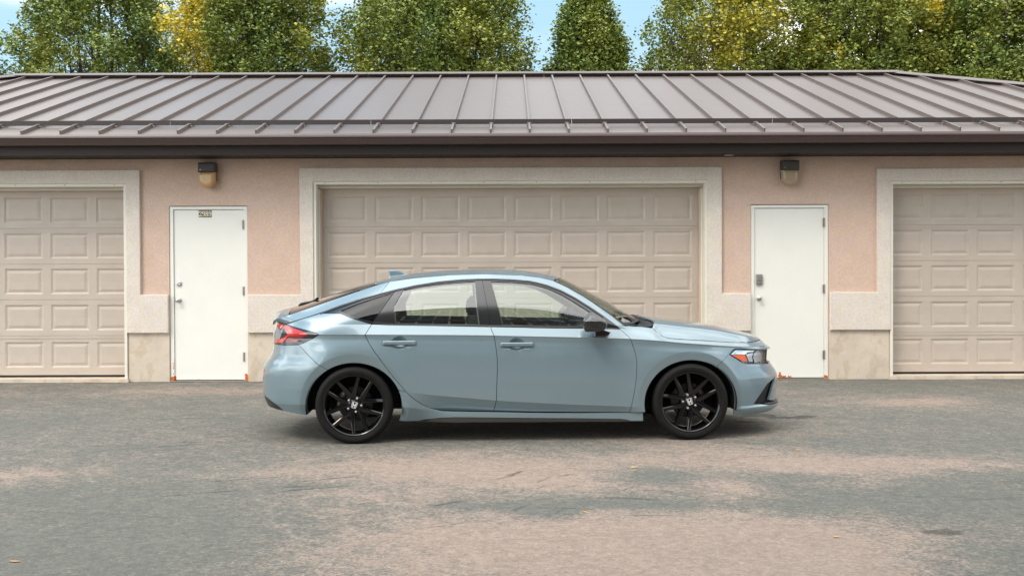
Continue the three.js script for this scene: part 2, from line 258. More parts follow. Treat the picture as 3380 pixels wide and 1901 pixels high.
{
  const L = entryDoor(-4.425, -3.415, 2.268, true, std(0xffffff, 0.45, { map: paintTex(3, [[0.03, 0.015, 0.05, 0.02, 1], [0.975, 0.02, 0.03, 0.03, 1.1], [0.5, 0.004, 0.5, 0.007, 0.62], [0.04, 0.08, 0.012, 0.05, .6]]) }));
  part('knob', knobShape, steel, L, [-4.314, 1.052, -0.029]); part('dead_bolt', boltShape, steel, L, [-4.307, 1.268, -0.029]);
  part('strike_plate', bx(-4.378, -4.372, 1.02, 1.10, -0.031, -0.010), steel, L);
  const c = document.createElement('canvas'); c.width = 256; c.height = 128; const q = c.getContext('2d');
  q.fillStyle = '#3a332b'; q.fillRect(0, 0, 256, 128); q.fillStyle = '#efe3c6'; q.font = 'bold 128px serif'; q.textAlign = 'center'; q.textBaseline = 'middle';
  '2989'.split('').forEach((ch, i) => { q.save(); q.translate(34 + i * 63, 66); q.scale(0.93, 1.06); q.fillText(ch, 0, 0); q.restore(); q.fillStyle = '#efe3c6'; });
  const t = new THREE.CanvasTexture(c); t.colorSpace = THREE.SRGBColorSpace;
  const np = part('number_plate', planar(bx(-4.048, -3.882, 2.123, 2.211, -0.0295, -0.0265), -4.048, 0.166, 2.123, 0.088), std(0xffffff, 0.5, { map: t }), L); np.userData.label = 'dark plate with cream numerals 2989';
  const R = entryDoor(3.085, 4.092, 2.26, true, std(0xffffff, 0.45, { map: paintTex(9, [[0.975, 0.012, 0.04, 0.015, 1], [0.55, 0.003, 0.3, 0.006, 0.8], [0.42, 0.016, 0.14, 0.016, 0.7], [0.36, 0.035, 0.05, 0.01, .5]]) }));
  part('knob', knobShape, steel, R, [3.2, 1.05, -0.029]);
  const kp = part('keypad_lock', mergeGeometries([new RoundedBoxGeometry(0.082, 0.138, 0.03, 3, 0.01), new RoundedBoxGeometry(0.066, 0.066, 0.012, 3, 0.005).translate(0, 0.022, 0.018)]), std(lin(.33, .32, .29), .4, { metalness: .6 }), R, [3.2, 1.292, -0.014]);
  part('thumb_turn', new THREE.CylinderGeometry(0.016, 0.018, 0.014, 18).rotateX(Math.PI / 2).translate(0, -0.038, 0.02), steel, kp);
}
// eaves
const soff = group('soffit', garage);
{ const r = rng(5); const w = 0.122; for (let x = WX0 - 0.3; x < WX1 + 0.3; x += w) part('soffit_board', bx(x + 0.003, x + w - 0.003, 2.874, 2.888, -0.02, 0.4565), soffitPaint, soff, [0, r() * 0.0012, 0]); part('soffit_backing', bx(WX0 - .3, WX1 + .4, 2.892, 2.91, -0.3, 0.455), darkGap, soff); }
part('fascia', bx(-13.9, 11.96, 2.866, 3.085, 0.458, 0.49), soffitPaint, garage);
{
  const p = (a) => { const s = new THREE.Shape(V2(a)); const g = new THREE.ExtrudeGeometry(s, { depth: 25.9, bevelEnabled: false }); g.rotateY(-Math.PI / 2); g.translate(12, 0, 0); return metreUV(g); };
  // profile in (z, y)
  const gut = group('gutter', garage);
  part('trough', p([[.492, 2.975], [.588, 2.975], [.600, 2.982], [.612, 3.005], [.626, 3.028], [.632, 3.046], [.634, 3.052], [.650, 3.054], [.652, 3.060], [.650, 3.066], [.636, 3.068], [.626, 3.066], [.622, 3.05], [.600, 3.0], [.582, 2.983], [.5, 2.983], [.5, 3.06], [.492, 3.06]]), gutterPaint, gut);
  part('drip_edge', p([[.50, 3.070], [.604, 3.070], [.620, 3.072], [.618, 3.080], [.606, 3.104], [.598, 3.104], [.60, 3.08], [.50, 3.08]]), gutterPaint, gut);
}
part('soffit_vent', new RoundedBoxGeometry(0.11, 0.02, 0.09, 2, 0.006), std(lin(.28, .25, .22), .5), garage, [2.74, 2.862, 0.3]);
// roof
const EZ = 0.60, EY = 3.105, RUN = 5.22, SL = 0.3343;
const rn = new THREE.Vector3(0, 1, SL).normalize();
const rp = (x, s, h = 0) => new THREE.Vector3(x, EY + SL * s, EZ - s).addScaledVector(rn, h);
const HL = -8.67 - RUN, HR = 6.74 + RUN;
const smax = x => clamp(Math.min(x - HL, HR - x, RUN), 0, RUN);
const roof = group('roof', garage);
{
  const pitch = 0.4815, ph = 0.2265 - pitch * 30;
  const xs = []; for (let k = 0; k < 70; k++) { const x = ph + k * pitch; if (x > HL && x < HR) xs.push(x); }
  const edges = [HL, ...xs, HR];
  for (let i = 0; i < edges.length - 1; i++) {
    const a = edges[i], b = edges[i + 1], poly = [rp(a, 0), rp(b, 0)];
    const sb = smax(b), sa = smax(a); if (sb > 0.01) poly.push(rp(b, sb)); for (const c of [HR - RUN, HL + RUN]) if (c > a && c < b) poly.push(rp(c, RUN)); if (sa > 0.01) poly.push(rp(a, sa));
    part('roof_panel', plate(poly, rn, 0.012), roofPaint, roof);
  }
  for (const x of xs) { const s1 = smax(x) - 0.06; if (s1 < 0.2) continue; part('standing_seam', mergeGeometries([bar(rp(x, 0.012, 0.020), rp(x, s1, 0.020), rn, 0.016, 0.046), bar(rp(x, 0.014, 0.042), rp(x, s1, 0.042), rn, 0.026, 0.008)]), roofPaint, roof);
    if (s1 > 0.6) part('seam_clamp', bar(rp(x, 0.44, 0.024), rp(x, 0.52, 0.024), rn, 0.05, 0.036), steel, roof); }
  const sideN = s => new THREE.Vector3(s, 1 / SL, 0).normalize(), A = rp(HL, 0), B = rp(HR, 0), RL = rp(HL + RUN, RUN), RR = rp(HR - RUN, RUN), bz = -4.62 * 2 - EZ;
  const A2 = new THREE.Vector3(HL, EY, bz), B2 = new THREE.Vector3(HR, EY, bz);
  part('end_slope', plate([A2, A, RL], sideN(-1), 0.012), roofPaint, roof); part('end_slope', plate([B, B2, RR], sideN(1), 0.012), roofPaint, roof);
  part('rear_slope', plate([B2, A2, RL, RR], new THREE.Vector3(0, 1, -SL).normalize(), 0.012), roofPaint, roof);
  // snow rail: an angle bar in lengths, with narrow gaps between them
  for (let k = -5; k < 5; k++) { const a = 0.77 + 2.565 * k + 0.004, b = a + 2.557; if (a < -11.5 || b > 10.5) continue; part('snow_rail', mergeGeometries([bx(a, b, 3.288, 3.350, 0.112, 0.122), bx(a, b, 3.3435, 3.351, 0.06, 0.1115)]), railPaint, roof); }
  // ridge and hip caps
  const prof = [[-0.17, -0.022], [-0.17, -0.014], [-0.115, 0.026], [0, 0.036], [0.115, 0.026], [0.17, -0.014], [0.17, -0.022], [0.112, 0.018], [0, 0.028], [-0.112, 0.018]];
  const cap = (L) => { const g = new THREE.ExtrudeGeometry(new THREE.Shape(V2(prof)), { depth: L, bevelEnabled: false }); return metreUV(g); };
  const place = (g, a, b) => { const d = b.clone().sub(a).normalize(), s = new THREE.Vector3().crossVectors(new THREE.Vector3(0, 1, 0), d).normalize(), u = new THREE.Vector3().crossVectors(d, s); g.applyMatrix4(new THREE.Matrix4().makeBasis(s, u, d).setPosition(a)); return metreUV(g); };
  const up = new THREE.Vector3(0, 0.03, 0);
  const seg = 5; for (let i = 0; i < seg; i++) { const a = RL.clone().lerp(RR, i / seg).add(up), b = RL.clone().lerp(RR, (i + 1) / seg - 0.0004).add(up); part('ridge_cap', place(cap(a.distanceTo(b)), a, b), roofPaint, roof); }
  for (const [a, b] of [[RL, A], [RR, B], [RL, A2], [RR, B2]]) { const p = a.clone().add(up), q = b.clone().add(up); part('hip_cap', place(cap(p.distanceTo(q)), p, q), roofPaint, roof); }
}

// ---------------------------------------------------------------- wall lamps
function lamp(x, label, lensColor) {
  const o = thing('wall_lamp', label, 'wall lamp', 'wall lamps beside the eaves', [x, 2.49, 0]);
  const w = 0.106, U = [[-w, 0.205]]; for (let i = 0; i <= 16; i++) { const a = Math.PI + i / 16 * Math.PI; U.push([w * Math.cos(a) * 0.995, 0.098 + 0.096 * Math.sin(a)]); } U.push([w, 0.205]);
  part('lens', ext(U, null, 0.012, 0.138, 0.05), phy(lensColor, 0.32, { clearcoat: 0.4 }), o);
  part('housing', ext(rect(-0.110, 0.110, 0.200, 0.322), null, 0.002, 0.142, 0.022), std(lin(.06, .052, .045), .55), o);
  part('back_plate', ext(rect(-0.1, 0.1, 0.10, 0.19), null, 0.0005, 0.011), std(lin(.05, .045, .04), .6), o);
  part('screw', new THREE.CylinderGeometry(0.006, 0.006, 0.006, 10).rotateX(Math.PI / 2), steel, o, [-0.075, 0.228, 0.142]);
}
lamp(-3.898, 'wall lamp with black cap and amber lens above the white door numbered 2989', lin(.55, .33, .14));
lamp(3.568, 'wall lamp with black cap and pale tan lens above the white door with keypad', lin(.37, .28, .18));

// ---------------------------------------------------------------- trees behind the garages
const bark = std(lin(.075, .058, .047), 0.9);
const leafMat = new THREE.MeshPhysicalMaterial({ color: 0xffffff, vertexColors: true, roughness: 0.6, transmission: 0.25, thickness: 0, side: THREE.DoubleSide });
function pearTree(seed, label, x, z, h, prof, n, look) {
  const r = rng(seed), o = thing('pear_tree', label, 'tree', 'pear trees in a row behind the garages', [x, 0, z]);
  const rad = y => { for (let i = 0; i < prof.length - 1; i++) if (y <= prof[i + 1][0]) { const t = clamp((y - prof[i][0]) / (prof[i + 1][0] - prof[i][0])); return mix(prof[i][1], prof[i + 1][1], t); } return 0.05; };
  const gs = () => (r() + r() + r() + r() - 2) * 0.86;
  const tube = (pts, r0, r1, seg, sides) => { // tapered tube
    const c = new THREE.CatmullRomCurve3(pts), g = new THREE.TubeGeometry(c, seg, 1, sides), p = g.attributes.position;
    for (let i = 0; i <= seg; i++) { const q = c.getPointAt(i / seg), k = mix(r0, r1, i / seg); for (let j = 0; j <= sides; j++) { const m = i * (sides + 1) + j; p.setXYZ(m, q.x + (p.getX(m) - q.x) * k, q.y + (p.getY(m) - q.y) * k, q.z + (p.getZ(m) - q.z) * k); } }
    return g;
  };
  part('trunk', tube([new THREE.Vector3(0, -0.05, 0), new THREE.Vector3(0.02, 1.2, 0), new THREE.Vector3(0, 2.4, 0.03), new THREE.Vector3(-0.03, h * 0.55, 0), new THREE.Vector3(0.05, h * 0.95, 0)], 0.17, 0.02, 24, 9), bark, o);
  const limbs = [];
  for (let i = 0; i < 15; i++) {
    const a = i / 15 * 6.283 * 2.6 + r() * 0.5, y0 = 1.4 + r() * 2.4, y1 = Math.min(h * (0.70 + 0.24 * r()), h - 0.5), k = 0.35 + 0.5 * r(), pts = [];
    for (let t = 0; t <= 1.001; t += 0.2) { const y = mix(y0, y1, t), q = rad(y) * k * Math.pow(t, 0.75); pts.push(new THREE.Vector3(Math.cos(a + t * 0.3) * q + gs() * 0.06, y, Math.sin(a + t * 0.3) * q + gs() * 0.06)); }
    limbs.push(new THREE.CatmullRomCurve3(pts)); part('limb', tube(pts, 0.055, 0.012, 16, 6), bark, o);
  }
  const tw = [];
  for (let i = 0; i < 150; i++) {
    const c = limbs[Math.floor(r() * limbs.length)].getPointAt(0.42 + 0.57 * r()); if (c.y < 4.8) continue;
    const a = r() * 6.283, L = 0.5 + 0.9 * r(), e = new THREE.Vector3(c.x + Math.cos(a) * L * 0.5, c.y + L * 0.85, c.z + Math.sin(a) * L * 0.5); if (e.y > h - 0.3 || Math.hypot(e.x, e.z) > rad(e.y) * 0.86) continue;
    tw.push(tube([c, c.clone().lerp(e, 0.5).add(new THREE.Vector3(Math.cos(a) * 0.08, -0.03, Math.sin(a) * 0.08)), e], 0.013, 0.004, 4, 4));
  }
  part('twigs', mergeGeometries(tw), bark, o).userData.kind = 'stuff';
  // leaves: clumps of small folded leaf faces through the crown
  const pos = [], col = [], idx = [], nor = [];
  const A = new THREE.Vector3(), B = new THREE.Vector3(), N = new THREE.Vector3();
  const clumps = Math.round(n / 18);
  for (let c = 0; c < clumps; c++) {
    let y = r() < 0.82 ? mix(6.0, Math.min(h, 9.9), r()) : mix(2.2, 6.2, r()); if (y > h - 0.1) { y = h - 0.3 - r(); }
    const a = r() * 6.283, R = rad(y) * (0.90 + 0.42 * (vn(a * 2.1 + seed, y * 1.9) - 0.45)), q = R * Math.pow(r(), 0.42);
    const cx = Math.cos(a) * q, cz = Math.sin(a) * q, out = q / Math.max(R, 0.1);
    if (vn(cx * 1.5 + seed * 3.1 + 20, y * 1.3 + cz * 1.5 + 7) < (look.gap + 0.06) * (1.1 - 0.4 * out)) continue;
    let yel = 0; for (const [yx, yy, yr, w] of look.autumn || []) if (Math.hypot(cx - yx, y - yy) < yr * (0.65 + 0.8 * r())) yel = w; // whole sprays that have turned
    const warm = clamp(look.warm + (vn(cx * 1.1 + seed, y * 1.2) - 0.5) * 0.9 + (r() - 0.5) * 0.35), m = 30 + Math.floor(r() * 30), sg = 0.15 + 0.11 * r();
    for (let l = 0; l < m; l++) {
      const px = cx + gs() * sg, py = y + gs() * sg * 1.25, pz = cz + gs() * sg, s = 0.033 + 0.022 * r();
      const th = r() * 6.283, dn = -0.5 + r() * 0.9; A.set(Math.cos(th), dn, Math.sin(th)).normalize(); N.set(gs(), 0.5 + gs(), gs()).normalize(); B.crossVectors(A, N).normalize(); N.crossVectors(B, A).normalize();
      const L = s * 2.1, w = s * 0.78, o0 = pos.length / 3, f = 0.22 * s;
      const P = (u, v, k) => pos.push(px + A.x * u + B.x * v + N.x * k, py + A.y * u + B.y * v + N.y * k, pz + A.z * u + B.z * v + N.z * k);
      P(0, 0, 0); P(L * 0.48, w, f); P(L, 0, -f * 0.8); P(L * 0.48, -w, f);
      for (let k = 0; k < 4; k++) nor.push(N.x, N.y, N.z);
      idx.push(o0, o0 + 1, o0 + 2, o0, o0 + 2, o0 + 3);
      let y1 = clamp(yel * (0.75 + 0.5 * r())); if (r() < look.fleck) y1 = Math.max(y1, 0.7 * r());
      const br = 0.75 + 0.6 * r(); let cr = mix(0.15, 0.31, warm), cg = mix(0.225, 0.315, warm), cb = mix(0.040, 0.036, warm);
      cr = mix(cr, 0.62, y1); cg = mix(cg, 0.50, y1); cb = mix(cb, 0.035, y1);
      for (let k = 0; k < 4; k++) col.push(cr * br, cg * br, cb * br);
    }
  }
  const g = new THREE.BufferGeometry(); g.setAttribute('position', new THREE.Float32BufferAttribute(pos, 3)); g.setAttribute('normal', new THREE.Float32BufferAttribute(nor, 3)); g.setAttribute('color', new THREE.Float32BufferAttribute(col, 3)); g.setIndex(idx);
  part('crown', g, leafMat, o);
}
const P = (w, top) => [[1.8, 0.25 * w], [4.0, 0.85 * w], [6.0, 1.0 * w], [7.6, 0.97 * w], [8.7, 0.86 * w], [top - 0.5, 0.5 * w], [top, 0.05]];
pearTree(11, 'low green tree beside the hip at the far end of the ridge', -14.6, -13.6, 8.9, [[1.8, .3], [5, 1.5], [6.6, 1.35], [7.6, .9], [8.9, .05]], 15000, { gap: .28, warm: .35, fleck: .04 });
pearTree(12, 'tall loose tree with white cloud showing through its crown', -11.2, -14.2, 10.2, P(2.25, 10.2), 33000, { gap: .34, warm: .40, fleck: .04 });
pearTree(13, 'tall tree with a bright yellow flank behind the ridge', -7.0, -13.8, 10.1, P(2.4, 10.1), 40000, { gap: .26, warm: .45, fleck: .07, autumn: [[-1.5, 8.0, 0.75, .85], [-0.9, 6.9, 0.4, .75], [-1.2, 8.7, .4, .85]] });
pearTree(14, 'broad dense tree with dark branches, left of the open gap of sky', -2.0, -14.0, 10.3, [[1.8, .6], [4, 2.3], [6.2, 2.85], [7.0, 2.62], [8.2, 2.48], [9.2, 2.1], [10.3, .05]], 44000, { gap: .26, warm: .48, fleck: .06 });
pearTree(15, 'small narrow cone shaped tree standing alone in the gap of sky', 2.08, -13.6, 9.1, [[1.8, .5], [4, 1.3], [6.3, 1.22], [7.2, .98], [8.0, .78], [8.7, .5], [9.1, .1]], 24000, { gap: .22, warm: .33, fleck: .03 });
pearTree(16, 'thin tree with bare upright branches and yellow green leaves, right of the sky gap', 5.6, -14.0, 10.0, P(2.25, 10), 33000, { gap: .36, warm: .62, fleck: .12, autumn: [[0.2, 8.2, .8, .45], [-.1, 7.3, .5, .45], [1.6, 8.3, .5, .4]] });
pearTree(17, 'dense leafy tree with small yellow sprays, behind the right side door', 9.4, -13.6, 10.1, P(2.4, 10.1), 42000, { gap: .2, warm: .42, fleck: .07, autumn: [[1.25, 8.35, .6, .9], [1.7, 7.6, .4, .6], [-1.4, 7.1, .35, .5]] });
pearTree(18, 'dark green dense tree behind the sloping hip end of the roof', 12.7, -13.2, 9.8, P(2.4, 9.8), 42000, { gap: .18, warm: .30, fleck: .04 });

// ---------------------------------------------------------------- fallen leaves
{
  const r = rng(41), lm = [std(lin(.55, .30, .08), .7), std(lin(.42, .20, .08), .7), std(lin(.60, .42, .14), .7)];
  const spots = [[0.85, 5.88, .03, 2, 'yellow leaf lying on the asphalt in front of the front door of the car'], [-2.36, 8.14, .026, 1, 'curled brown leaf lying alone on the dark asphalt'], [-5.44, 0.13, .06, 1, 'largest brown leaf at the foot of the garage door'], [-5.2, 0.11, .045, 0, 'orange leaf lying at the sill of the garage door'], [-5.05, 0.12, .05, 2, 'flat tan leaf at the sill of the garage door'], [2.2, 5.2, .022, 0, 'tiny orange leaf lying beside the front bumper of the car'], [1.66, 7.75, .02, 0, 'tiny orange leaf on the pale worn patch'], [0.42, 7.2, .02, 0, 'tiny orange leaf beside the dark tar smear']];
  for (const [x, z, s, m, label] of spots) {
    const g = new THREE.BufferGeometry(), a = r() * 6.28, v = [[-1, 0.06, 0], [-.3, .02, .45], [.4, .05, .4], [1.2, .3, 0], [.4, .06, -.42], [-.3, .03, -.45], [0, .16, 0]], p = [], idx = [];
    for (const q of v) p.push(q[0] * s, q[1] * s + 0.004, q[2] * s); for (let i = 0; i < 6; i++) idx.push(6, (i + 1) % 6, i);
    g.setAttribute('position', new THREE.Float32BufferAttribute(p, 3)); g.setIndex(idx); g.computeVertexNormals();
    const o = part('fallen_leaf', g, lm[m], scene, [x, 0, z]); o.name = numbered('fallen_leaf'); lm[m].side = THREE.DoubleSide; o.rotation.y = a; o.userData = { label, category: 'leaf', group: 'leaves dropped on the asphalt' };
  }
}

// ---------------------------------------------------------------- the flats across the yard, mirrored in the car
{
  const b = thing('apartment_building', 'brown apartment block with dark glass windows across the yard, seen in the car windows', 'building', null, [0, 0, 17.6]);
  const wallM = std(lin(.17, .13, .105), .9), frameM = std(lin(.7, .72, .7), .4), glassM = phy(lin(.012, .03, .035), .05, { clearcoat: 1 });
  part('wall', bx(-7.4, 12.6, 0, 15.6, 0.12, 9), wallM, b); part('parapet', bx(-7.6, 12.8, 15.6, 16.1, -0.1, 9.2), std(lin(.12, .095, .08), .8), b);
  for (let f = 0; f < 5; f++) for (let i = 0; i < 11; i++) {
    const x = -6 + i * 1.75, y = 0.8 + f * 3.0, w = group('window', b), h = 2.1, k = .62;
    part('pane', bx(x - k, x + k, y, y + h, 0.06, 0.115), glassM, w);
    part('window_frame', mergeGeometries([bx(x - k - .06, x - k, y - .06, y + h + .06, 0, .118), bx(x + k, x + k + .06, y - .06, y + h + .06, 0, .118), bx(x - k, x + k, y - .06, y, 0, .118), bx(x - k, x + k, y + h, y + h + .06, 0, .118), bx(x - .235, x - .185, y, y + h, 0.01, .058), bx(x + .185, x + .235, y, y + h, 0.01, .058)]), frameM, w);
  }
}

// ---------------------------------------------------------------- the car: body surface
// local axes: X forward, Y up, Z out to the car's right (the side seen); every traced line is in metres
const car = thing('hatchback_car', 'blue grey five door hatchback with black wheels parked side on before the garages', 'car', null, [0.04895, 0, 3.90617]);
car.rotation.y = 2.95 * D2R;
function curve(pts, smooth = true) {          // monotone cubic through (x, y) points
  const n = pts.length, x = pts.map(p => p[0]), y = pts.map(p => p[1]), m = new Array(n).fill(0), d = [];
  for (let i = 0; i < n - 1; i++) d.push((y[i + 1] - y[i]) / (x[i + 1] - x[i]));
  if (smooth) { m[0] = d[0]; m[n - 1] = d[n - 2]; for (let i = 1; i < n - 1; i++) m[i] = d[i - 1] * d[i] <= 0 ? 0 : 2 * d[i - 1] * d[i] / (d[i - 1] + d[i]); }
  return t => {
    if (t <= x[0]) return y[0]; if (t >= x[n - 1]) return y[n - 1];
    let i = 0; while (t > x[i + 1]) i++; const h = x[i + 1] - x[i], u = (t - x[i]) / h;
    if (!smooth) return y[i] + d[i] * (t - x[i]);
    const u2 = u * u, u3 = u2 * u; return (2 * u3 - 3 * u2 + 1) * y[i] + (u3 - 2 * u2 + u) * h * m[i] + (-2 * u3 + 3 * u2) * y[i + 1] + (u3 - u2) * h * m[i + 1];
  };
}
const XAF = 1.3, XAR = -1.35, NF = 2.5, NR = 3.0, SF = 1.55, SR = 1.55;
const noseX = curve([[.10, 2.20], [.165, 2.24], [.185, 2.275], [.222, 2.318], [.243, 2.318], [.262, 2.285], [.33, 2.292], [.43, 2.302], [.48, 2.300], [.52, 2.283], [.56, 2.255], [.585, 2.238], [.60, 2.232], [.69, 2.238], [.706, 2.240], [.746, 2.195], [.785, 2.145], [.83, 2.06]]);
const tailX = curve([[.15, -2.17], [.25, -2.185], [.345, -2.215], [.53, -2.22], [.585, -2.212], [.63, -2.19], [.673, -2.155], [.725, -2.13], [.77, -2.125], [.87, -2.125], [.916, -2.105], [.954, -2.085], [1.0, -2.12], [1.06, -2.14]]);
const shoulderY = curve([[-2.3, .885], [-1.64, .882], [-1.28, .881], [-.88, .877], [-.41, .871], [.066, .858], [.486, .846], [.869, .832], [1.15, .811], [1.267, .799], [1.461, .783], [1.661, .765], [1.816, .754], [1.974, .748], [2.3, .742]]);
const lowY = curve([[-2.3, .43], [-1.4, .45], [-1.03, .429], [-.7, .386], [-.41, .36], [-.22, .341], [.18, .315], [.42, .301], [.72, .287], [.87, .281], [1.1, .275], [1.75, .238], [2.3, .228]]);
// upper edge of the side: hatch, roof rail, windscreen pillar, scuttle, bonnet line
const edgeY = curve([[-2.14, .985], [-2.02, 1.002], [-1.93, 1.034], [-1.739, 1.097], [-1.557, 1.160], [-1.373, 1.222], [-1.216, 1.274], [-1.104, 1.304], [-.9, 1.332], [-.6, 1.357], [-.3, 1.365], [0, 1.352], [.15, 1.334], [.261, 1.308], [.382, 1.251], [.518, 1.171], [.653, 1.078], [.788, .976], [.851, .933], [.979, .926], [1.075, .913], [1.111, .879], [1.151, .847], [1.197, .832], [1.267, .824], [1.461, .81], [1.661, .793], [1.816, .782], [1.905, .778], [1.974, .777], [2.062, .78], [2.119, .783], [2.2, .785]]);
const edgeZt = curve([[-2.14, .50], [-2.02, .615], [-1.93, .645], [-1.739, .648], [-1.557, .638], [-1.373, .628], [-1.216, .618], [-1.104, .612], [-.9, .606], [-.6, .602], [-.3, .600], [0, .602], [.15, .606], [.261, .612], [.382, .634], [.518, .67], [.653, .712], [.788, .748], [.851, .762], [.979, .762], [1.075, .762], [1.111, .772], [1.151, .783], [1.197, .790], [1.267, .792], [1.461, .775], [1.661, .733], [1.816, .683], [1.905, .628], [1.974, .555], [2.062, .42], [2.119, .30], [2.148, .12], [2.2, .05]]);
const roundF = (X, Y) => { const t = clamp((X - XAF) / (noseX(Y) - XAF), 0, 1); return Math.pow(1 - Math.pow(t, NF), 1 / NF); };
const roundR = (X, Y) => { const t = clamp((X - XAR) / (tailX(Y) - XAR), 0, 1); return Math.pow(1 - Math.pow(t, NR), 1 / NR); };
const ends = (X, Y) => X > XAF ? roundF(X, Y) : X < XAR ? roundR(X, Y) : 1;
const edgeBase = X => { const e = ends(X, edgeY(X)); return e < 0.35 ? 0.84 : Math.min(edgeZt(X) / e, 0.9); };
const midBody = curve([[0, .886], [.18, .893], [.42, .899], [.66, .896], [.84, .886], [.93, .8795], [.975, .8795], [1, .884]]);
const WH = [-1.3725, 1.3690], WY = 0.311;
const handles = [[-1.005, .812], [-.058, .792]];
function baseZ(X, Y) {
  const yl = lowY(X), ys = shoulderY(X), plan = 1 - 0.006 * X * X - (X > 1.2 ? 0.02 * (X - 1.2) : 0);
  if (Y < yl) { const d = yl - Y, k = X > 1.5 ? mix(0.15, 0.62, clamp((X - 1.5) / 0.3)) : mix(0.14, 0.5, sst(-1.02, -0.62, X) * sst(1.0, 0.8, X)); return (0.886 - d * k - (d > 0.13 ? (d - 0.13) * 0.35 : 0)) * plan; }
  if (Y <= ys) return midBody((Y - yl) / (ys - yl)) * plan;
  const ye = edgeY(X), zs = 0.884 * plan, ze = edgeBase(X), H = ye - ys;
  if (H < 0.004) return mix(zs, ze, clamp((Y - ys) / 0.004));
  const u = clamp((Y - ys) / H, 0, 1.05), cab = sst(0.05, 0.25, H), flow = mix(zs, ze, u) + (0.040 * cab) * 4 * u * (1 - u);
  const door = sst(-1.62, -1.2, X) * sst(1.0, 0.7, X); if (door <= 0) return flow;   // doors: a leaning shoulder band below more upright glass
  const bo = 0.08, zb = zs - 0.046, v = (Y - ys - bo) / (H - bo), two = Y < ys + bo ? mix(zs, zb, (Y - ys) / bo) : mix(zb, ze, v) + 0.032 * 4 * v * (1 - v);
  return mix(flow, two, door);
}
function sideZ(X, Y) {
  let z = baseZ(X, Y);
  for (const w of WH) { // wheel arch flares: a crest with a flange that turns in to the opening
    const r = Math.hypot((X - w) / 1.06, Y - WY); if (r < 0.58) { const f = sst(shoulderY(X) - 0.01, shoulderY(X) - 0.09, Y); z += f * (r > 0.415 ? 0.013 * (1 - sst(0.415, 0.58, r)) : 0.013 - 0.28 * (0.415 - r)); }
  }
  if (Y > .7 && Y < .9) for (const [hx, hy] of handles) { const q = ((X - hx) / 0.066) ** 2 + ((Y - hy) / 0.055) ** 2; if (q < 1) z -= 0.026 * (1 - q); const w = ((X - hx) / 0.146) ** 4 + ((Y - hy + 0.006) / 0.033) ** 4; if (w < 1) z -= 0.006 * (1 - w); }
  if (X > 1.4 && Y > .2 && Y < .6) { // bumper corner crease running down from the lamp to the vent
    const cx = mix(2.085, 1.985, clamp((Y - 0.41) / 0.19)), d = X - cx; z += 0.016 * Math.max(0, 1 - Math.abs(d) / 0.16) * sst(0.3, 0.42, Y) * sst(0.62, 0.58, Y);
  }
  return z * ends(X, Y);
}
// (s, Y) runs evenly round the nose and tail
const toXs = (X, Y) => X > XAF ? XAF + SF * Math.asin(Math.pow(clamp((X - XAF) / (noseX(Y) - XAF)), NF / 2)) / (Math.PI / 2) : X < XAR ? XAR - SR * Math.asin(Math.pow(clamp((X - XAR) / (tailX(Y) - XAR)), NR / 2)) / (Math.PI / 2) : X;
const fromS = (s, Y) => s > XAF ? XAF + (noseX(Y) - XAF) * Math.pow(Math.sin(clamp((s - XAF) / SF) * Math.PI / 2), 2 / NF) : s < XAR ? XAR + (tailX(Y) - XAR) * Math.pow(Math.sin(clamp((XAR - s) / SR) * Math.PI / 2), 2 / NR) : s;
function sideSurf(s, Y) {
  const X = fromS(s, Y); let e = 1;
  if (s > XAF) e = Math.pow(Math.max(Math.cos(clamp((s - XAF) / SF) * Math.PI / 2), 0), 2 / NF); else if (s < XAR) e = Math.pow(Math.max(Math.cos(clamp((XAR - s) / SR) * Math.PI / 2), 0), 2 / NR);
  const E = ends(X, Y); return [X, Y, E > 1e-4 ? sideZ(X, Y) / E * e : 0];
}
// upper surfaces as height over the plan: bonnet, windscreen, roof, hatch
const midY = curve([[-2.16, 1.02], [-2.14, 1.032], [-2.117, 1.046], [-2.058, 1.064], [-1.939, 1.090], [-1.839, 1.119], [-1.759, 1.147], [-1.635, 1.191], [-1.535, 1.226], [-1.385, 1.275], [-1.265, 1.305], [-.957, 1.372], [-.8, 1.391], [-.655, 1.402], [-.45, 1.409], [-.25, 1.411], [-.1, 1.407], [.053, 1.397], [.142, 1.385], [.244, 1.367], [.346, 1.345], [.397, 1.328], [.498, 1.28], [.651, 1.2], [.805, 1.121], [.907, 1.059], [1.02, .998], [1.1, .990], [1.283, .968], [1.49, .944], [1.645, .923], [1.738, .905], [1.904, .868], [2.059, .829], [2.158, .79], [2.2, .770]]);
const hoodQ = curve([[0, 0], [.35, .02], [.6, .10], [.78, .27], [.86, .40], [.94, .68], [1, 1]]);
const edgeZ = X => sideZ(X, edgeY(X));
function topY(X, Z) {
  const ze = Math.max(edgeZ(X), 0.02), q = clamp(Math.abs(Z) / ze, 0, 1.15), yc = midY(X), ye = edgeY(X), hood = sst(.95, 1.15, X);
  const cab = X > 0.3 ? Math.pow(q, 2.0) : Math.pow(q, 2.6); return yc - (yc - ye) * mix(cab, q <= 1 ? hoodQ(q) : q, hood);
}
const topSurf = (X, Z) => [X, topY(X, Z), Z];

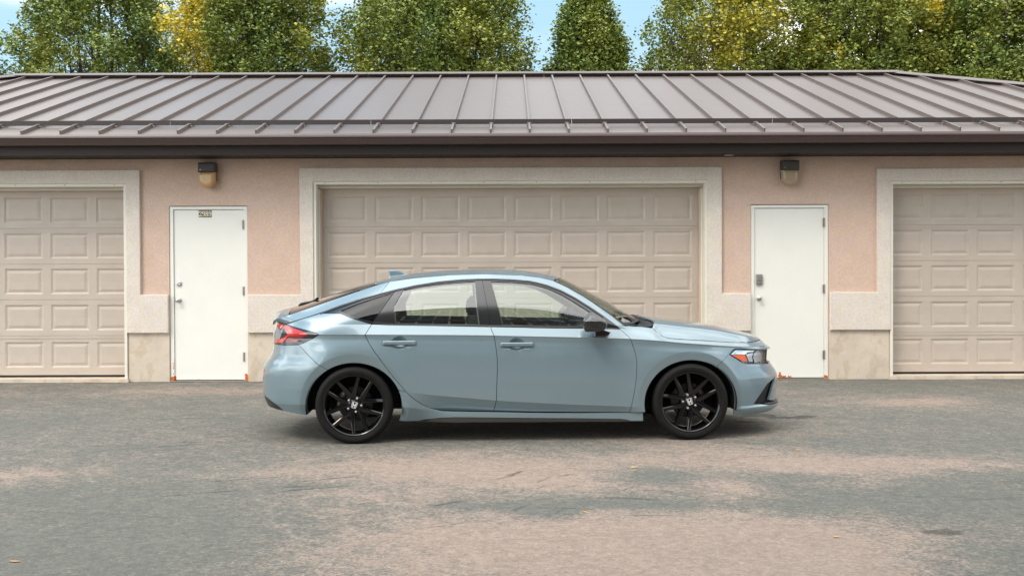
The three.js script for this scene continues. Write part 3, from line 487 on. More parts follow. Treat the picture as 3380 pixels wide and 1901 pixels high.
// ---- panels: a plan polygon, finely divided and laid on the surface, with returned edges
function densify(poly, step) { const o = []; poly.forEach((a, i) => { const b = poly[(i + 1) % poly.length], n = Math.max(1, Math.ceil(Math.hypot(b[0] - a[0], b[1] - a[1]) / step)); for (let k = 0; k < n; k++) o.push([mix(a[0], b[0], k / n), mix(a[1], b[1], k / n)]); }); return o; }
function area2(p) { let s = 0; for (let i = 0; i < p.length; i++) { const a = p[i], b = p[(i + 1) % p.length]; s += a[0] * b[1] - b[0] * a[1]; } return s; }
function inset(p, d) { // d > 0 shrinks a counter-clockwise loop
  const n = p.length; return p.map((b, i) => { const a = p[(i + n - 1) % n], c = p[(i + 1) % n]; let x1 = b[0] - a[0], y1 = b[1] - a[1], x2 = c[0] - b[0], y2 = c[1] - b[1]; const l1 = Math.hypot(x1, y1) || 1, l2 = Math.hypot(x2, y2) || 1; x1 /= l1; y1 /= l1; x2 /= l2; y2 /= l2; let nx = -(y1 + y2), ny = x1 + x2; const l = Math.hypot(nx, ny) || 1; nx /= l; ny /= l; const k = Math.min(2.2, 1 / Math.max(0.3, nx * -y1 + ny * x1)); return [b[0] + nx * d * k, b[1] + ny * d * k]; });
}
function refine(pts, tris, L) {
  const L2 = L * L;
  for (let it = 0; it < 14; it++) {
    const mid = new Map(), out = []; let split = 0;
    const M = (a, b) => { const dx = pts[a][0] - pts[b][0], dy = pts[a][1] - pts[b][1]; if (dx * dx + dy * dy <= L2) return -1; const k = a < b ? a * 1e6 + b : b * 1e6 + a; let m = mid.get(k); if (m === undefined) { m = pts.length; pts.push([(pts[a][0] + pts[b][0]) / 2, (pts[a][1] + pts[b][1]) / 2]); mid.set(k, m); } return m; };
    for (const [a, b, c] of tris) {
      const ab = M(a, b), bc = M(b, c), ca = M(c, a), n = (ab >= 0) + (bc >= 0) + (ca >= 0); if (!n) { out.push([a, b, c]); continue; } split++;
      if (n === 3) out.push([a, ab, ca], [ab, b, bc], [ca, bc, c], [ab, bc, ca]);
      else if (n === 1) { if (ab >= 0) out.push([a, ab, c], [ab, b, c]); else if (bc >= 0) out.push([a, b, bc], [a, bc, c]); else out.push([a, b, ca], [ca, b, c]); }
      else if (ab < 0) out.push([a, b, bc], [a, bc, ca], [ca, bc, c]); else if (bc < 0) out.push([b, c, ca], [b, ca, ab], [ab, ca, a]); else out.push([c, a, ab], [c, ab, bc], [bc, ab, b]);
    }
    tris = out; if (!split) break;
  }
  return tris;
}
// surf: (u, v) -> [x, y, z]; sgn mirrors to the other side; off moves along the outward normal
function skin(surf, loop, { holes = [], gap = 0.0022, L = 0.016, off = 0, flange = 0.016, sgn = 1, map = null, top = false, creases = [] } = {}) {
  const prep = (p, ccw) => { let q = densify(p, 0.02); if (map) q = q.map(([x, y]) => [map(x, y), y]); if ((area2(q) > 0) !== ccw) q.reverse(); return q; };
  const outer = inset(prep(loop, true), gap), hs = holes.map(h => inset(prep(h, false), gap));
  const pts = [...outer, ...hs.flat()].map(p => [...p]), nb = [outer.length, ...hs.map(h => h.length)];
  let tris = THREE.ShapeUtils.triangulateShape(outer.map(p => new THREE.Vector2(...p)), hs.map(h => h.map(p => new THREE.Vector2(...p))));
  tris = refine(pts, tris, L);
  const e = 0.0012, pos = [], nor = [], idx = [], a = new THREE.Vector3(), b = new THREE.Vector3(), onC = new Map();
  for (const [ci, g] of creases.entries()) { // cut triangles along the crease
    const val = pts.map(q => g(q[0], q[1])), cut = new Map(), out = [];
    const X = (i, j) => { const k = i < j ? i * 1e6 + j : j * 1e6 + i; let m = cut.get(k); if (m === undefined) { let lo = pts[i], hi = pts[j], vl = val[i]; for (let t = 0; t < 16; t++) { const md = [(lo[0] + hi[0]) / 2, (lo[1] + hi[1]) / 2], v = g(md[0], md[1]); if ((v > 0) === (vl > 0)) lo = md; else hi = md; } m = pts.length; pts.push([(lo[0] + hi[0]) / 2, (lo[1] + hi[1]) / 2]); val[m] = 0; onC.set(m, ci); cut.set(k, m); } return m; };
    for (const [i, j, k] of tris) {
      const s = [val[i] > 0, val[j] > 0, val[k] > 0]; if (s[0] === s[1] && s[1] === s[2]) { out.push([i, j, k]); continue; }
      const t = [i, j, k], o = s[0] === s[1] ? 2 : s[1] === s[2] ? 0 : 1, A = t[o], B = t[(o + 1) % 3], C = t[(o + 2) % 3], m1 = X(A, B), m2 = X(C, A); out.push([A, m1, m2], [m1, B, C], [m1, C, m2]);
    }
    tris = out;
  }
  const N = p => { const u0 = surf(p[0] - e, p[1]), u1 = surf(p[0] + e, p[1]), v0 = surf(p[0], p[1] - e), v1 = surf(p[0], p[1] + e); a.set(u1[0] - u0[0], u1[1] - u0[1], u1[2] - u0[2]); b.set(v1[0] - v0[0], v1[1] - v0[1], v1[2] - v0[2]); a.cross(b).normalize(); if (top) a.negate(); if (!isFinite(a.x) || a.lengthSq() < 0.5) a.set(0, top ? 1 : 0, top ? 0 : 1); return a.clone(); };
  const base = pts.length, dup = new Map(), nAt = new Map();
  for (const t of tris) { const cx = (pts[t[0]][0] + pts[t[1]][0] + pts[t[2]][0]) / 3, cy = (pts[t[0]][1] + pts[t[1]][1] + pts[t[2]][1]) / 3; for (let q = 0; q < 3; q++) { const v = t[q], ci = onC.get(v); if (ci === undefined) continue; const g = creases[ci], sd = g(cx, cy) > 0 ? 1 : -1, key = v * 2 + (sd > 0 ? 1 : 0); let d = dup.get(key); if (d === undefined) { const P0 = pts[v], h = 0.001; let gx = (g(P0[0] + h, P0[1]) - g(P0[0] - h, P0[1])), gy = (g(P0[0], P0[1] + h) - g(P0[0], P0[1] - h)); const l = Math.hypot(gx, gy) || 1; d = pts.length; pts.push([...P0]); nAt.set(d, [P0[0] + gx / l * sd * 0.0035, P0[1] + gy / l * sd * 0.0035]); dup.set(key, d); } t[q] = d; } }
  const clearOf = p => { for (const g of creases) { const v = g(p[0], p[1]), h = 0.001, gx = (g(p[0] + h, p[1]) - g(p[0] - h, p[1])) / (2 * h), gy = (g(p[0], p[1] + h) - g(p[0], p[1] - h)) / (2 * h), l = Math.hypot(gx, gy); if (l > 1e-6 && Math.abs(v) / l < 0.003) { const s = (v > 0 ? 1 : -1) * 0.0035 / l; return [p[0] + gx * s, p[1] + gy * s]; } } return p; };
  const ns = pts.map((p, i) => N(nAt.get(i) || clearOf(p))), ps = pts.map((p, i) => { const q = surf(p[0], p[1]); return [q[0] + ns[i].x * off, q[1] + ns[i].y * off, q[2] + ns[i].z * off]; });
  for (let i = 0; i < pts.length; i++) { pos.push(ps[i][0], ps[i][1], ps[i][2] * sgn); nor.push(ns[i].x, ns[i].y, ns[i].z * sgn); }
  const flip = (sgn < 0) !== top; for (const [i, j, k] of tris) flip ? idx.push(i, k, j) : idx.push(i, j, k);
  if (flange > 0) { // returned edge
    const dense = []; let o = 0;
    for (const n of nb) { for (let i = 0; i < n; i++) { const j = (i + 1) % n, A = ps[o + i], B = ps[o + j], nA = ns[o + i], nB = ns[o + j]; const k0 = pos.length / 3; const q = [A, B, [B[0] - nB.x * flange, B[1] - nB.y * flange, B[2] - nB.z * flange], [A[0] - nA.x * flange, A[1] - nA.y * flange, A[2] - nA.z * flange]]; a.set(B[0] - A[0], B[1] - A[1], B[2] - A[2]).cross(nA).normalize(); for (const c of q) { pos.push(c[0], c[1], c[2] * sgn); nor.push(a.x, a.y, a.z * sgn); } sgn < 0 ? idx.push(k0, k0 + 1, k0 + 2, k0, k0 + 2, k0 + 3) : idx.push(k0, k0 + 2, k0 + 1, k0, k0 + 3, k0 + 2); } o += n; }
  }
  const g = new THREE.BufferGeometry(); g.setAttribute('position', new THREE.Float32BufferAttribute(pos, 3)); g.setAttribute('normal', new THREE.Float32BufferAttribute(nor, 3)); g.setIndex(idx); return g;
}
const sideCreases = [(s, Y) => Y - shoulderY(fromS(s, Y)), (s, Y) => Y - shoulderY(fromS(s, Y)) - 0.08, (s, Y) => Y - lowY(fromS(s, Y)), ...WH.map(w => (s, Y) => Math.hypot((fromS(s, Y) - w) / 1.06, Y - WY) - 0.415), ...handles.map(([hx, hy]) => (s, Y) => ((s - hx) / 0.066) ** 2 + ((Y - hy) / 0.055) ** 2 - 1), ...handles.map(([hx, hy]) => (s, Y) => ((s - hx) / 0.146) ** 4 + ((Y - hy + 0.006) / 0.033) ** 4 - 1)];
const side = (loop, o = {}) => skin(sideSurf, loop, { map: toXs, creases: sideCreases, ...o });
const over = (loop, o = {}) => skin(topSurf, loop, { top: true, ...o });

// ---- materials
const paint = phy(lin(.198, .274, .311), 0.30, { clearcoat: 1, clearcoatRoughness: 0.0, metalness: 0.3, ior: 1.6 });
const gloss = phy(lin(.006, .006, .007), 0.12, { clearcoat: 1, clearcoatRoughness: 0.02 });
const satin = phy(lin(.018, .018, .019), 0.35);
const grilleM = std(lin(.012, .012, .013), .7);
const stripM = phy(lin(.10, .095, .088), 0.35);
const rubber = phy(lin(.0075, .0072, .0068), 0.7, { specularIntensity: 0.45 });
const plastic = std(lin(.02, .02, .021), 0.6);
const pillarBlack = phy(lin(.012, .012, .013), 0.18, { clearcoat: 0.6, clearcoatRoughness: 0.15 });
const glass = phy(lin(.74, .84, .77), 0.0, { transmission: 1, thickness: 0, ior: 2.0, side: THREE.DoubleSide });
const privacy = phy(lin(.16, .18, .17), 0.0, { transmission: 1, thickness: 0, ior: 1.5, side: THREE.DoubleSide });
const clear = phy(lin(.95, .96, .97), 0.0, { transmission: 1, thickness: 0, ior: 1.4, side: THREE.DoubleSide });
const chrome = std(lin(.82, .83, .85), 0.08, { metalness: 1 });
const silver = std(lin(.62, .63, .65), 0.25, { metalness: 1 });
const amberM = phy(lin(.85, .12, .004), 0.35);
const redM = phy(lin(.62, .02, .012), 0.15, { clearcoat: 1, clearcoatRoughness: 0.02 });
const redDark = phy(lin(.16, .006, .006), 0.12, { clearcoat: 1, clearcoatRoughness: 0.02 });
const lensGrey = phy(lin(.20, .25, .27), 0.1, { clearcoat: 1 });
const trimGrey = std(lin(.20, .20, .19), 0.9), trimDark = std(lin(.018, .018, .019), 0.85), clothDark = std(lin(.025, .025, .027), 0.95);

// ---- traced lines
const arcPts = (cx, rx, ry, a0, a1, n = 26) => { const o = []; for (let i = 0; i <= n; i++) { const a = mix(a0, a1, i / n) * D2R; o.push([cx + rx * Math.cos(a), 0.305 + ry * Math.sin(a)]); } return o; };
const archAt = (cx, deg) => { const rx = 0.383, ry = 0.349; return [cx + rx * Math.cos(deg * D2R), 0.305 + ry * Math.sin(deg * D2R)]; };
const beltF = [[.797, .906], [.726, .911], [.485, .917], [.079, .925], [-.002, .929], [-.268, .935]];
const beltR = [[-.268, .935], [-.689, .943], [-1.1, .951], [-1.123, .953], [-1.231, .961]];
const bGap = [[-.268, .935], [-.256, .898], [-.242, .866], [-.233, .815], [-.225, .762], [-.217, .679], [-.216, .59], [-.222, .454], [-.225, .341], [-.233, .306], [-.245, .248]];
const fGap = [[.862, .231], [.878, .294], [.896, .383], [.914, .503], [.922, .616], [.917, .682], [.900, .754], [.871, .836], [.84, .867], [.797, .906]];
const rGap = [[-1.231, .961], [-1.256, .919], [-1.279, .881], [-1.267, .846], [-1.222, .769], [-1.174, .705], [-1.058, .545], [-.953, .42], [-.883, .354], [-.824, .312], [-.754, .276], [-.677, .259]];
const trimTop = [[-1.657, 1.052], [-1.495, 1.112], [-1.317, 1.168], [-1.181, 1.206], [-1.045, 1.240], [-.879, 1.276], [-.692, 1.305], [-.504, 1.321], [-.364, 1.326], [-.223, 1.326], [-.082, 1.320], [.059, 1.308], [.12, 1.296], [.212, 1.272], [.328, 1.227], [.443, 1.166], [.555, 1.093], [.666, 1.015], [.767, .937]];
const lampLow = [[-1.649, .883], [-1.689, .857], [-1.774, .815], [-1.824, .798]], lampTop = [[-1.649, .883], [-1.669, .893], [-1.777, .919], [-1.887, .943], [-1.946, .958]];
const bonnetLine = [[1.075, .912], [1.111, .879], [1.151, .847], [1.197, .831], [1.267, .823], [1.461, .809], [1.661, .792], [1.816, .781]];
const rev = a => [...a].reverse();
const NOSE = 9, TAIL = -9;  // on the centre plane

const doorFront = [...bGap].reverse().slice(0, -1).concat(rev(beltF)).concat(rev(fGap).slice(1));
const doorRear = [...bGap.slice(0, -1), [-.245, .248], [-.411, .251], ...rev(rGap)];
const sillLoop = [archAt(WH[0], 21.2), ...rGap.slice(7), [-.411, .251], [-.245, .247], [.185, .234], [.427, .231], [.862, .229], [.977, .227], [.978, .158], [.875, .158], [.845, .169], [.79, .177], [.429, .186], [.186, .19], [-.232, .199], [-.559, .206], [-.678, .201], [-.797, .184], [-.862, .170], [-1.012, .171], ...arcPts(WH[0], .383, .349, -22.5, 20, 8)];
const stripLoop = [[.875, .158], [.845, .169], [.79, .177], [.429, .186], [.186, .19], [-.232, .199], [-.559, .206], [-.678, .201], [-.797, .184], [-.862, .170], [-.862, .160], [-.411, .160], [.187, .155], [.875, .150]];
const quarter = [...rGap.slice(0, 8), ...arcPts(WH[0], .383, .349, 21.5, 122.6), ...[[-1.664, .648], [-1.774, .750]], ...rev(lampLow), ...lampTop.slice(1), [-1.816, 1.001], [-1.651, 1.050], [-1.484, 1.048], [-1.394, 1.012]];
const rearBumper = [...arcPts(WH[0], .383, .349, 122.6, 190), [-1.763, .226], [-1.857, .235], [-1.958, .247], [-2.007, .286], [-2.055, .314], [-2.116, .344], [-2.162, .356], [TAIL, .36], [TAIL, .787], [-2.05, .789], [-1.932, .789], [-1.824, .797], [-1.774, .750], [-1.664, .648]];
const diffuser = [[-1.958, .245], [-2.007, .284], [-2.055, .312], [-2.116, .342], [-2.162, .354], [TAIL, .358], [TAIL, .25], [-2.116, .258]];
const tailLamp = [...rev(lampTop), ...lampLow.slice(1), [-1.932, .789], [-2.05, .791], [-2.078, .808], [-2.080, .826], [-2.045, .926], [-2.042, .968], [-2.0, .970]];
const fender = [...fGap, [.767, .937], [.851, .932], [.979, .924], ...bonnetLine, [1.817, .739], [1.763, .739], [1.736, .728], [1.699, .694], [1.597, .606], ...arcPts(WH[1], .383, .349, 53, 192)];
const frontBumper = [[1.597, .606], [1.699, .694], [1.821, .622], [1.851, .611], [1.966, .600], [2.153, .588], [NOSE, .586], [NOSE, .17], [2.2, .176], [2.105, .178], [2.025, .176], [1.876, .177], [1.752, .181], ...arcPts(WH[1], .383, .349, -14, 53)];
const vent = [[1.936, .272], [2.053, .405], [2.080, .432], [2.196, .472], [2.150, .40], [2.105, .285], [2.20, .262], [2.283, .258], [2.283, .245], [2.10, .246], [2.03, .258]];
const nosePanel = [[1.817, .739], ...[[1.816, .781], [1.905, .777], [1.974, .776], [2.062, .778], [2.119, .780], [NOSE, .783]], [NOSE, .700], [2.16, .708], [2.118, .712], [1.96, .728]];
const headLamp = [[1.699, .694], [1.736, .728], [1.763, .739], [1.811, .738], [1.96, .727], [2.066, .716], [2.084, .695], [2.086, .62], [2.072, .594], [1.966, .600], [1.851, .611], [1.821, .622]];
const railLoop = [[-1.172, 1.209], [-1.045, 1.241], ...trimTop.slice(5), [.846, .932], [.788, .975], [.653, 1.077], [.518, 1.170], [.382, 1.250], [.261, 1.307], [.15, 1.333], [0, 1.351], [-.3, 1.364], [-.6, 1.356], [-.9, 1.331], [-1.099, 1.304]];
const hatchSide = [[-1.172, 1.208], [-1.317, 1.169], [-1.495, 1.113], [-1.657, 1.053], [-1.816, 1.003], [-1.946, .962], [-2.035, .974], [-2.05, .985], [-2.02, 1.001], [-1.93, 1.033], [-1.739, 1.096], [-1.557, 1.159], [-1.373, 1.221], [-1.216, 1.273], [-1.102, 1.303]];
const dloF = [[-.268, .936], ...rev(beltF).slice(1), [.767, .936], ...rev(trimTop.slice(9, -1)), [-.331, 1.326], [-.310, 1.195], [-.289, 1.08]];
const glassF = [[-.171, .952], [.08, .944], [.311, .940], [.487, .937], [.60, .935], [.640, .962], [.631, .99], [.551, 1.05], [.439, 1.124], [.325, 1.194], [.21, 1.246], [.094, 1.278], [.058, 1.284], [-.083, 1.297], [-.256, 1.302], [-.205, 1.093]];
const dloR = [[-.268, .936], [-.289, 1.08], [-.310, 1.195], [-.331, 1.326], [-.364, 1.3255], [-.504, 1.320], [-.692, 1.304], [-.879, 1.275], [-1.043, 1.239], [-1.164, 1.06], ...rev(beltR).slice(0, -1)];
const glassR = [[-.357, .955], [-.376, 1.103], [-.392, 1.303], [-.551, 1.296], [-.691, 1.284], [-.831, 1.265], [-.982, 1.235], [-1.050, 1.110], [-1.053, 1.077], [-1.040, .969], [-.689, .961]];
const dloQ = [[-1.049, 1.238], [-1.181, 1.205], [-1.317, 1.167], [-1.495, 1.111], [-1.655, 1.051], [-1.484, 1.049], [-1.394, 1.013], [-1.235, .963], [-1.168, 1.06]];
const glassQ = [[-1.075, 1.212], [-1.224, 1.169], [-1.358, 1.124], [-1.486, 1.071], [-1.455, 1.052], [-1.35, 1.011], [-1.225, .984]];

// ---- both sides
for (const sgn of [1, -1]) {
  const o = { sgn }, tr = { sgn, gap: 0.0012, flange: 0.006, L: 0.02 };
  const near = sgn > 0;
  const fd = part('front_door', side(doorFront, { ...o, L: near ? .010 : .02 }), paint, car), rd = part('rear_door', side(doorRear, { ...o, L: near ? .010 : .02 }), paint, car);
  part('rear_quarter_panel', side(quarter, o), paint, car); part('front_fender', side(fender, { ...o, gap: .0014 }), paint, car);
  const sillSurf = (s, Y) => { const p = sideSurf(s, Y), k = sst(-1.0, -.55, s); const t = clamp((Y - .15) / .085); p[2] = mix(p[2], 0.862 + 0.006 * t - 0.0 * k, k); return p; };
  part('side_sill', skin(sillSurf, sillLoop, { ...o, map: toXs, flange: 0.014 }), paint, car);
  part('sill_strip', skin((s, Y) => { const p = sillSurf(s, Y); p[2] -= 0.006 + (0.2 - Y) * 0.45; return p; }, stripLoop, { ...o, map: toXs, gap: 0.001, flange: 0.05 }), stripM, car);
  const rb = part('rear_bumper', side(rearBumper, { ...o, gap: 0.0014 }), paint, car); part('diffuser', side(diffuser, { ...o, off: -0.006, flange: 0.04 }), satin, rb);
  part('reflector', side([[-2.185, .585], [-2.150, .572], [-2.160, .545], [-2.190, .566]], { ...o, off: 0.002, L: .01, flange: .004 }), redM, rb);
  const fb = part('front_bumper', side(frontBumper, { ...o, holes: [vent], gap: 0.0014 }), paint, car);
  part('vent_panel', side([[1.93, .262], [2.04, .415], [2.09, .445], [2.205, .485], [2.24, .40], [2.29, .262], [2.29, .240], [2.1, .236]], { ...o, off: -0.03, flange: 0 }), grilleM, fb);
  part('splitter', side([[2.045, .266], [2.09, .270], [2.2, .263], [2.283, .258], [2.283, .247], [2.10, .247], [2.06, .254]], { ...o, off: 0.004, L: .01, flange: 0.03 }), satin, fb);
  part('nose_panel', side(nosePanel, { ...o, gap: 0.0009 }), paint, car);
  part('roof_rail', side(railLoop, { ...o, gap: 0.001 }), paint, car);
  // glazing and black trim, carried by the doors
  part('window_frame', side(dloF, { ...tr, holes: [glassF], off: -0.002 }), pillarBlack, fd); part('window_glass', side(glassF, { ...o, gap: -0.003, off: -0.008, flange: 0, L: .03 }), glass, fd);
  part('window_frame', side(dloR, { ...tr, holes: [glassR], off: -0.002 }), pillarBlack, rd); part('window_glass', side(glassR, { ...o, gap: -0.003, off: -0.008, flange: 0, L: .03 }), glass, rd);
  part('quarter_window_frame', side(dloQ, { ...tr, holes: [glassQ], off: -0.002 }), pillarBlack, car); part('quarter_window', side(glassQ, { ...o, gap: -0.003, off: -0.008, flange: 0, L: .03 }), privacy, car);
  // rubber run round the glass and the bright-edged belt moulding
  part('belt_moulding', side([[.60, .9345], [.487, .936], [.311, .939], [.08, .943], [-.171, .951], [-.262, .953], [-.262, .938], [-.002, .931], [.079, .927], [.485, .919], [.62, .9165]], { ...o, off: 0.004, gap: .0005, flange: 0.006, L: .012 }), satin, fd);
  part('belt_moulding', side([[-.275, .953], [-.357, .954], [-.689, .960], [-1.04, .968], [-1.215, .984], [-1.226, .964], [-1.1, .954], [-.689, .9455], [-.275, .938]], { ...o, off: 0.004, gap: .0005, flange: 0.006, L: .012 }), satin, rd);
  part('roof_moulding', side([...trimTop.slice(0, -1).map(([x, y]) => [x, y - .001]), ...rev(trimTop.slice(0, -1)).map(([x, y]) => [x + (x > .2 ? -.006 : x < -1 ? .004 : 0), y - .0115])], { ...o, off: 0.003, gap: 0, flange: 0.006, L: .012 }), satin, car);
  // linings inside
  part('door_lining', side([[-1.25, .93], [-1.1, .944], [-.27, .928], [.72, .905], [.80, .88], [.84, .3], [-.8, .3], [-.95, .45], [-1.2, .72]], { ...o, off: -0.06, gap: 0, flange: 0, L: .05 }), trimDark, car);
  part('pillar_lining', side([[-1.60, 1.06], [-1.40, 1.0], [-1.22, .95], [-.27, .925], [.78, .895], ...rev(railLoop.slice(12).map(([x, y]) => [x, y - .004])).reverse().slice(0)], { ...o, off: -0.028, gap: 0.004, flange: 0, L: .05, holes: [inset(glassF, 0).map(([x, y]) => [x, y]), glassR].map(h => area2(h) > 0 ? inset(h, 0.012) : inset(h, -0.012)) }), trimGrey, car);
  part('quarter_lining', side([[-1.64, 1.04], [-1.48, 1.03], [-1.38, .99], [-1.22, .95], [-1.04, 1.22], [-1.2, 1.19], [-1.5, 1.10]], { ...o, off: -0.02, gap: 0, flange: 0, L: .05 }), trimDark, car);
  // handles
  handles.forEach(([hx, hy], i) => {
    const d = i ? fd : rd, z = sideZ(hx + 0.1, hy);
    const g = new RoundedBoxGeometry(0.268, 0.041, 0.028, 4, 0.012); const p = g.attributes.position;
    for (let k = 0; k < p.count; k++) { const t = p.getX(k) / 0.133; p.setZ(k, p.getZ(k) - 0.012 * t * t + 0.004); p.setY(k, p.getY(k) * (1 - 0.22 * t * t)); }
    g.computeVertexNormals(); const h = part('door_handle', g, paint, d, [hx, hy + 0.002, (z + 0.018) * sgn]); if (!near) h.rotation.y = Math.PI;
    part('handle_post', mergeGeometries([new RoundedBoxGeometry(0.03, 0.024, 0.03, 2, 0.006).translate(-0.105, 0, 0), new RoundedBoxGeometry(0.03, 0.024, 0.03, 2, 0.006).translate(0.105, 0, 0)]), paint, d, [hx, hy + 0.002, (z + 0.002) * sgn]);
  });
  // tail lamp
  const tl = part('tail_lamp', side(tailLamp, { ...o, gap: .0016 }), gloss, car), lo = { sgn, gap: 0, flange: 0.004, L: .01 };
  part('upper_lens', side([[-1.952, .951], [-1.919, .937], [-1.865, .926], [-1.765, .898], [-1.915, .880], [-1.949, .908], [-1.962, .93]], { ...lo, off: .0025 }), redM, tl);
  part('light_bar', side([[-2.068, .820], [-2.05, .805], [-1.967, .808], [-1.914, .866], [-1.746, .874], [-1.760, .896], [-1.917, .879], [-1.984, .834], [-2.064, .828]], { ...lo, off: .004 }), redM, tl);
  part('lower_lens', side([[-1.911, .861], [-1.767, .868], [-1.843, .819], [-1.943, .811]], { ...lo, off: .002 }), redDark, tl);
  part('reverse_lens', side([[-2.038, .926], [-1.972, .898], [-2.002, .836], [-2.062, .831]], { ...lo, off: .002 }), lensGrey, tl);
  part('corner_lens', side([[-2.028, .960], [-1.968, .952], [-2.004, .915], [-2.036, .930]], { ...lo, off: .003 }), redM, tl);
  // head lamp: dark pan, bright reflectors, amber marker, clear cover
  const hl = part('head_lamp', side(headLamp, { ...o, gap: .0016, off: -0.022, flange: 0 }), gloss, car);
  part('reflector_band', side([[1.727, .695], [1.775, .727], [1.96, .716], [1.955, .702], [1.892, .702], [1.874, .689]], { ...lo, off: -.012 }), chrome, hl);
  part('reflector_facet', side([[1.878, .686], [1.957, .699], [1.945, .660], [1.951, .620], [1.911, .625]], { ...lo, off: -.015 }), silver, hl);
  part('amber_marker', side([[1.731, .690], [1.856, .688], [1.891, .629], [1.834, .632]], { ...lo, off: -.008 }), amberM, hl);
  part('projector', side([[1.962, .695], [2.000, .709], [2.035, .697], [2.050, .665], [2.048, .636], [2.036, .618], [1.966, .609], [1.950, .655]], { ...lo, off: -.010 }), silver, hl);
  part('lamp_cover', side(headLamp, { ...o, gap: .002, off: -0.001, flange: 0.008 }), clear, hl);
  part('grille', side([[2.05, .718], [2.12, .713], [NOSE, .706], [NOSE, .583], [2.12, .587], [2.05, .593]], { ...o, off: -0.026, gap: 0, flange: 0 }), grilleM, car);
  // hatch flank and the tail face between the lamps
  const hs = part('hatch_side', side(hatchSide, { ...o, gap: .0014 }), paint, car);
  part('hatch_face', side([[-2.045, .968], [-2.047, .926], [-2.082, .826], [-2.080, .808], [-2.06, .793], [TAIL, .790], [TAIL, .968]], { ...o, gap: .0014 }), paint, hs);
  // mirror
  const mo = [[.468, .99], [.476, 1.003], [.508, 1.039], [.531, 1.05], [.567, 1.043], [.612, 1.016], [.649, .984], [.664, .957], [.658, .93], [.635, .907], [.589, .898], [.51, .897], [.485, .901], [.471, .931]];
  const mc = [.565, .965], lay = [[.905, .62], [.912, .80], [.925, .92], [.955, 1.0], [1.01, 1.0], [1.04, .98], [1.056, .93], [1.066, .82], [1.071, .6], [1.073, .3], [1.0735, .1]], mp = [], mi = [];
  const md = new THREE.CatmullRomCurve3(mo.map(p => new THREE.Vector3(p[0], p[1], 0)), true, 'catmullrom', 0.4).getPoints(56).slice(0, -1);
  lay.forEach(([z, k]) => md.forEach(p => { const y = mc[1] + (p.y - mc[1]) * k, t = clamp((z - .905) / .15); mp.push(mc[0] + (p.x - mc[0]) * k + (z - 1) * -0.10, y, (z - t * (Math.max(0, y - .985) * .85 + Math.max(0, .985 - y) * .22)) * sgn); }));
  const n = md.length; for (let l = 0; l < lay.length - 1; l++) for (let i = 0; i < n; i++) { const j = (i + 1) % n, a = l * n + i, b = l * n + j, c = a + n, d = b + n; sgn < 0 ? mi.push(a, b, d, a, d, c) : mi.push(a, d, b, a, c, d); }
  for (const l of [0, lay.length - 1]) { const c = mp.length / 3; mp.push(mc[0] + (lay[l][0] - 1) * -.1, mc[1], (lay[l][0] - (l ? .0044 : 0)) * sgn); for (let i = 0; i < n; i++) { const a = l * n + i, b = l * n + (i + 1) % n; (l > 0) === (sgn > 0) ? mi.push(c, b, a) : mi.push(c, a, b); } }
  const mg = new THREE.BufferGeometry(); mg.setAttribute('position', new THREE.Float32BufferAttribute(mp, 3)); mg.setIndex(mi); mg.computeVertexNormals();
  const mir = part('wing_mirror', mg, gloss, car);
  const mf = ext([[.566, .893], [.655, .905], [.700, .893], [.684, .869], [.649, .853], [.562, .855]], null, .855, .965, .008); if (sgn < 0) { mf.scale(1, 1, -1); const q = mf.index; if (!q) { const P = mf.attributes.position; for (let i = 0; i < P.count; i += 3) for (const at of [mf.attributes.position, mf.attributes.normal, mf.attributes.uv]) { const s = at.itemSize; for (let k = 0; k < s; k++) { const t = at.array[(i + 1) * s + k]; at.array[(i + 1) * s + k] = at.array[(i + 2) * s + k]; at.array[(i + 2) * s + k] = t; } } } }
  part('mirror_foot', mf, gloss, mir);
}

// ---- upper panels
const mirrorLoop = h => [...h, ...rev(h).map(([x, z]) => [x, -z]).filter(p => Math.abs(p[1]) > 1e-6)];
const along = (xs, k = 0) => xs.map(x => [x, edgeZ(x) - k]);
const bl = [1.075, 1.111, 1.151, 1.197, 1.267, 1.36, 1.461, 1.56, 1.661, 1.74, 1.816, 1.905, 1.974, 2.02, 2.062, 2.095, 2.119];
part('bonnet', over(mirrorLoop([[1.075, 0], [1.085, .3], [1.118, .5], [1.122, .60], [1.095, .70], ...along(bl, .001), [2.147, .12], [2.150, 0]].filter((p, i, a) => true)), { L: .025, gap: .0004, flange: .012 }), paint, car);
part('windscreen', over(mirrorLoop([[1.062, 0], [1.048, .35], [1.005, .55], [.935, .68], [.858, .745], ...along([.80, .70, .60, .50, .40, .33, .272], .012), [.345, .35], [.395, .0]]), { L: .03, gap: .001, off: -.004, flange: 0 }), glass, car);
part('windscreen_surround', over(mirrorLoop([[1.062, 0], [1.048, .35], [1.005, .55], [.935, .68], [.858, .75], ...along([.80, .70, .60, .50, .40, .33, .272], .001), [.345, .35], [.395, .0]]), { L: .02, gap: .0005, off: -.002, flange: 0.004, holes: [mirrorLoop([[1.04, 0], [1.026, .34], [.983, .53], [.915, .655], [.845, .70], ...along([.76, .66, .56, .46, .36, .30], .05), [.31, .35], [.35, .0]])] }), grilleM, car);
const cowl = part('cowl', over(mirrorLoop([[1.10, 0], [1.11, .3], [1.13, .5], [1.13, .60], [1.09, .68], [1.03, .71], [.96, .69], [1.0, .57], [1.045, .36], [1.06, 0]]), { L: .03, gap: 0, off: -.022, flange: 0 }), grilleM, car);
for (const s of [1, -1]) part('wiper_arm', bar(new THREE.Vector3(1.045, topY(1.045, .3) - .016, s > 0 ? .62 : -.1), new THREE.Vector3(.985, topY(.985, .2) - .006, s > 0 ? .05 : -.62), new THREE.Vector3(0, 1, 0), .012, .012), plastic, cowl);
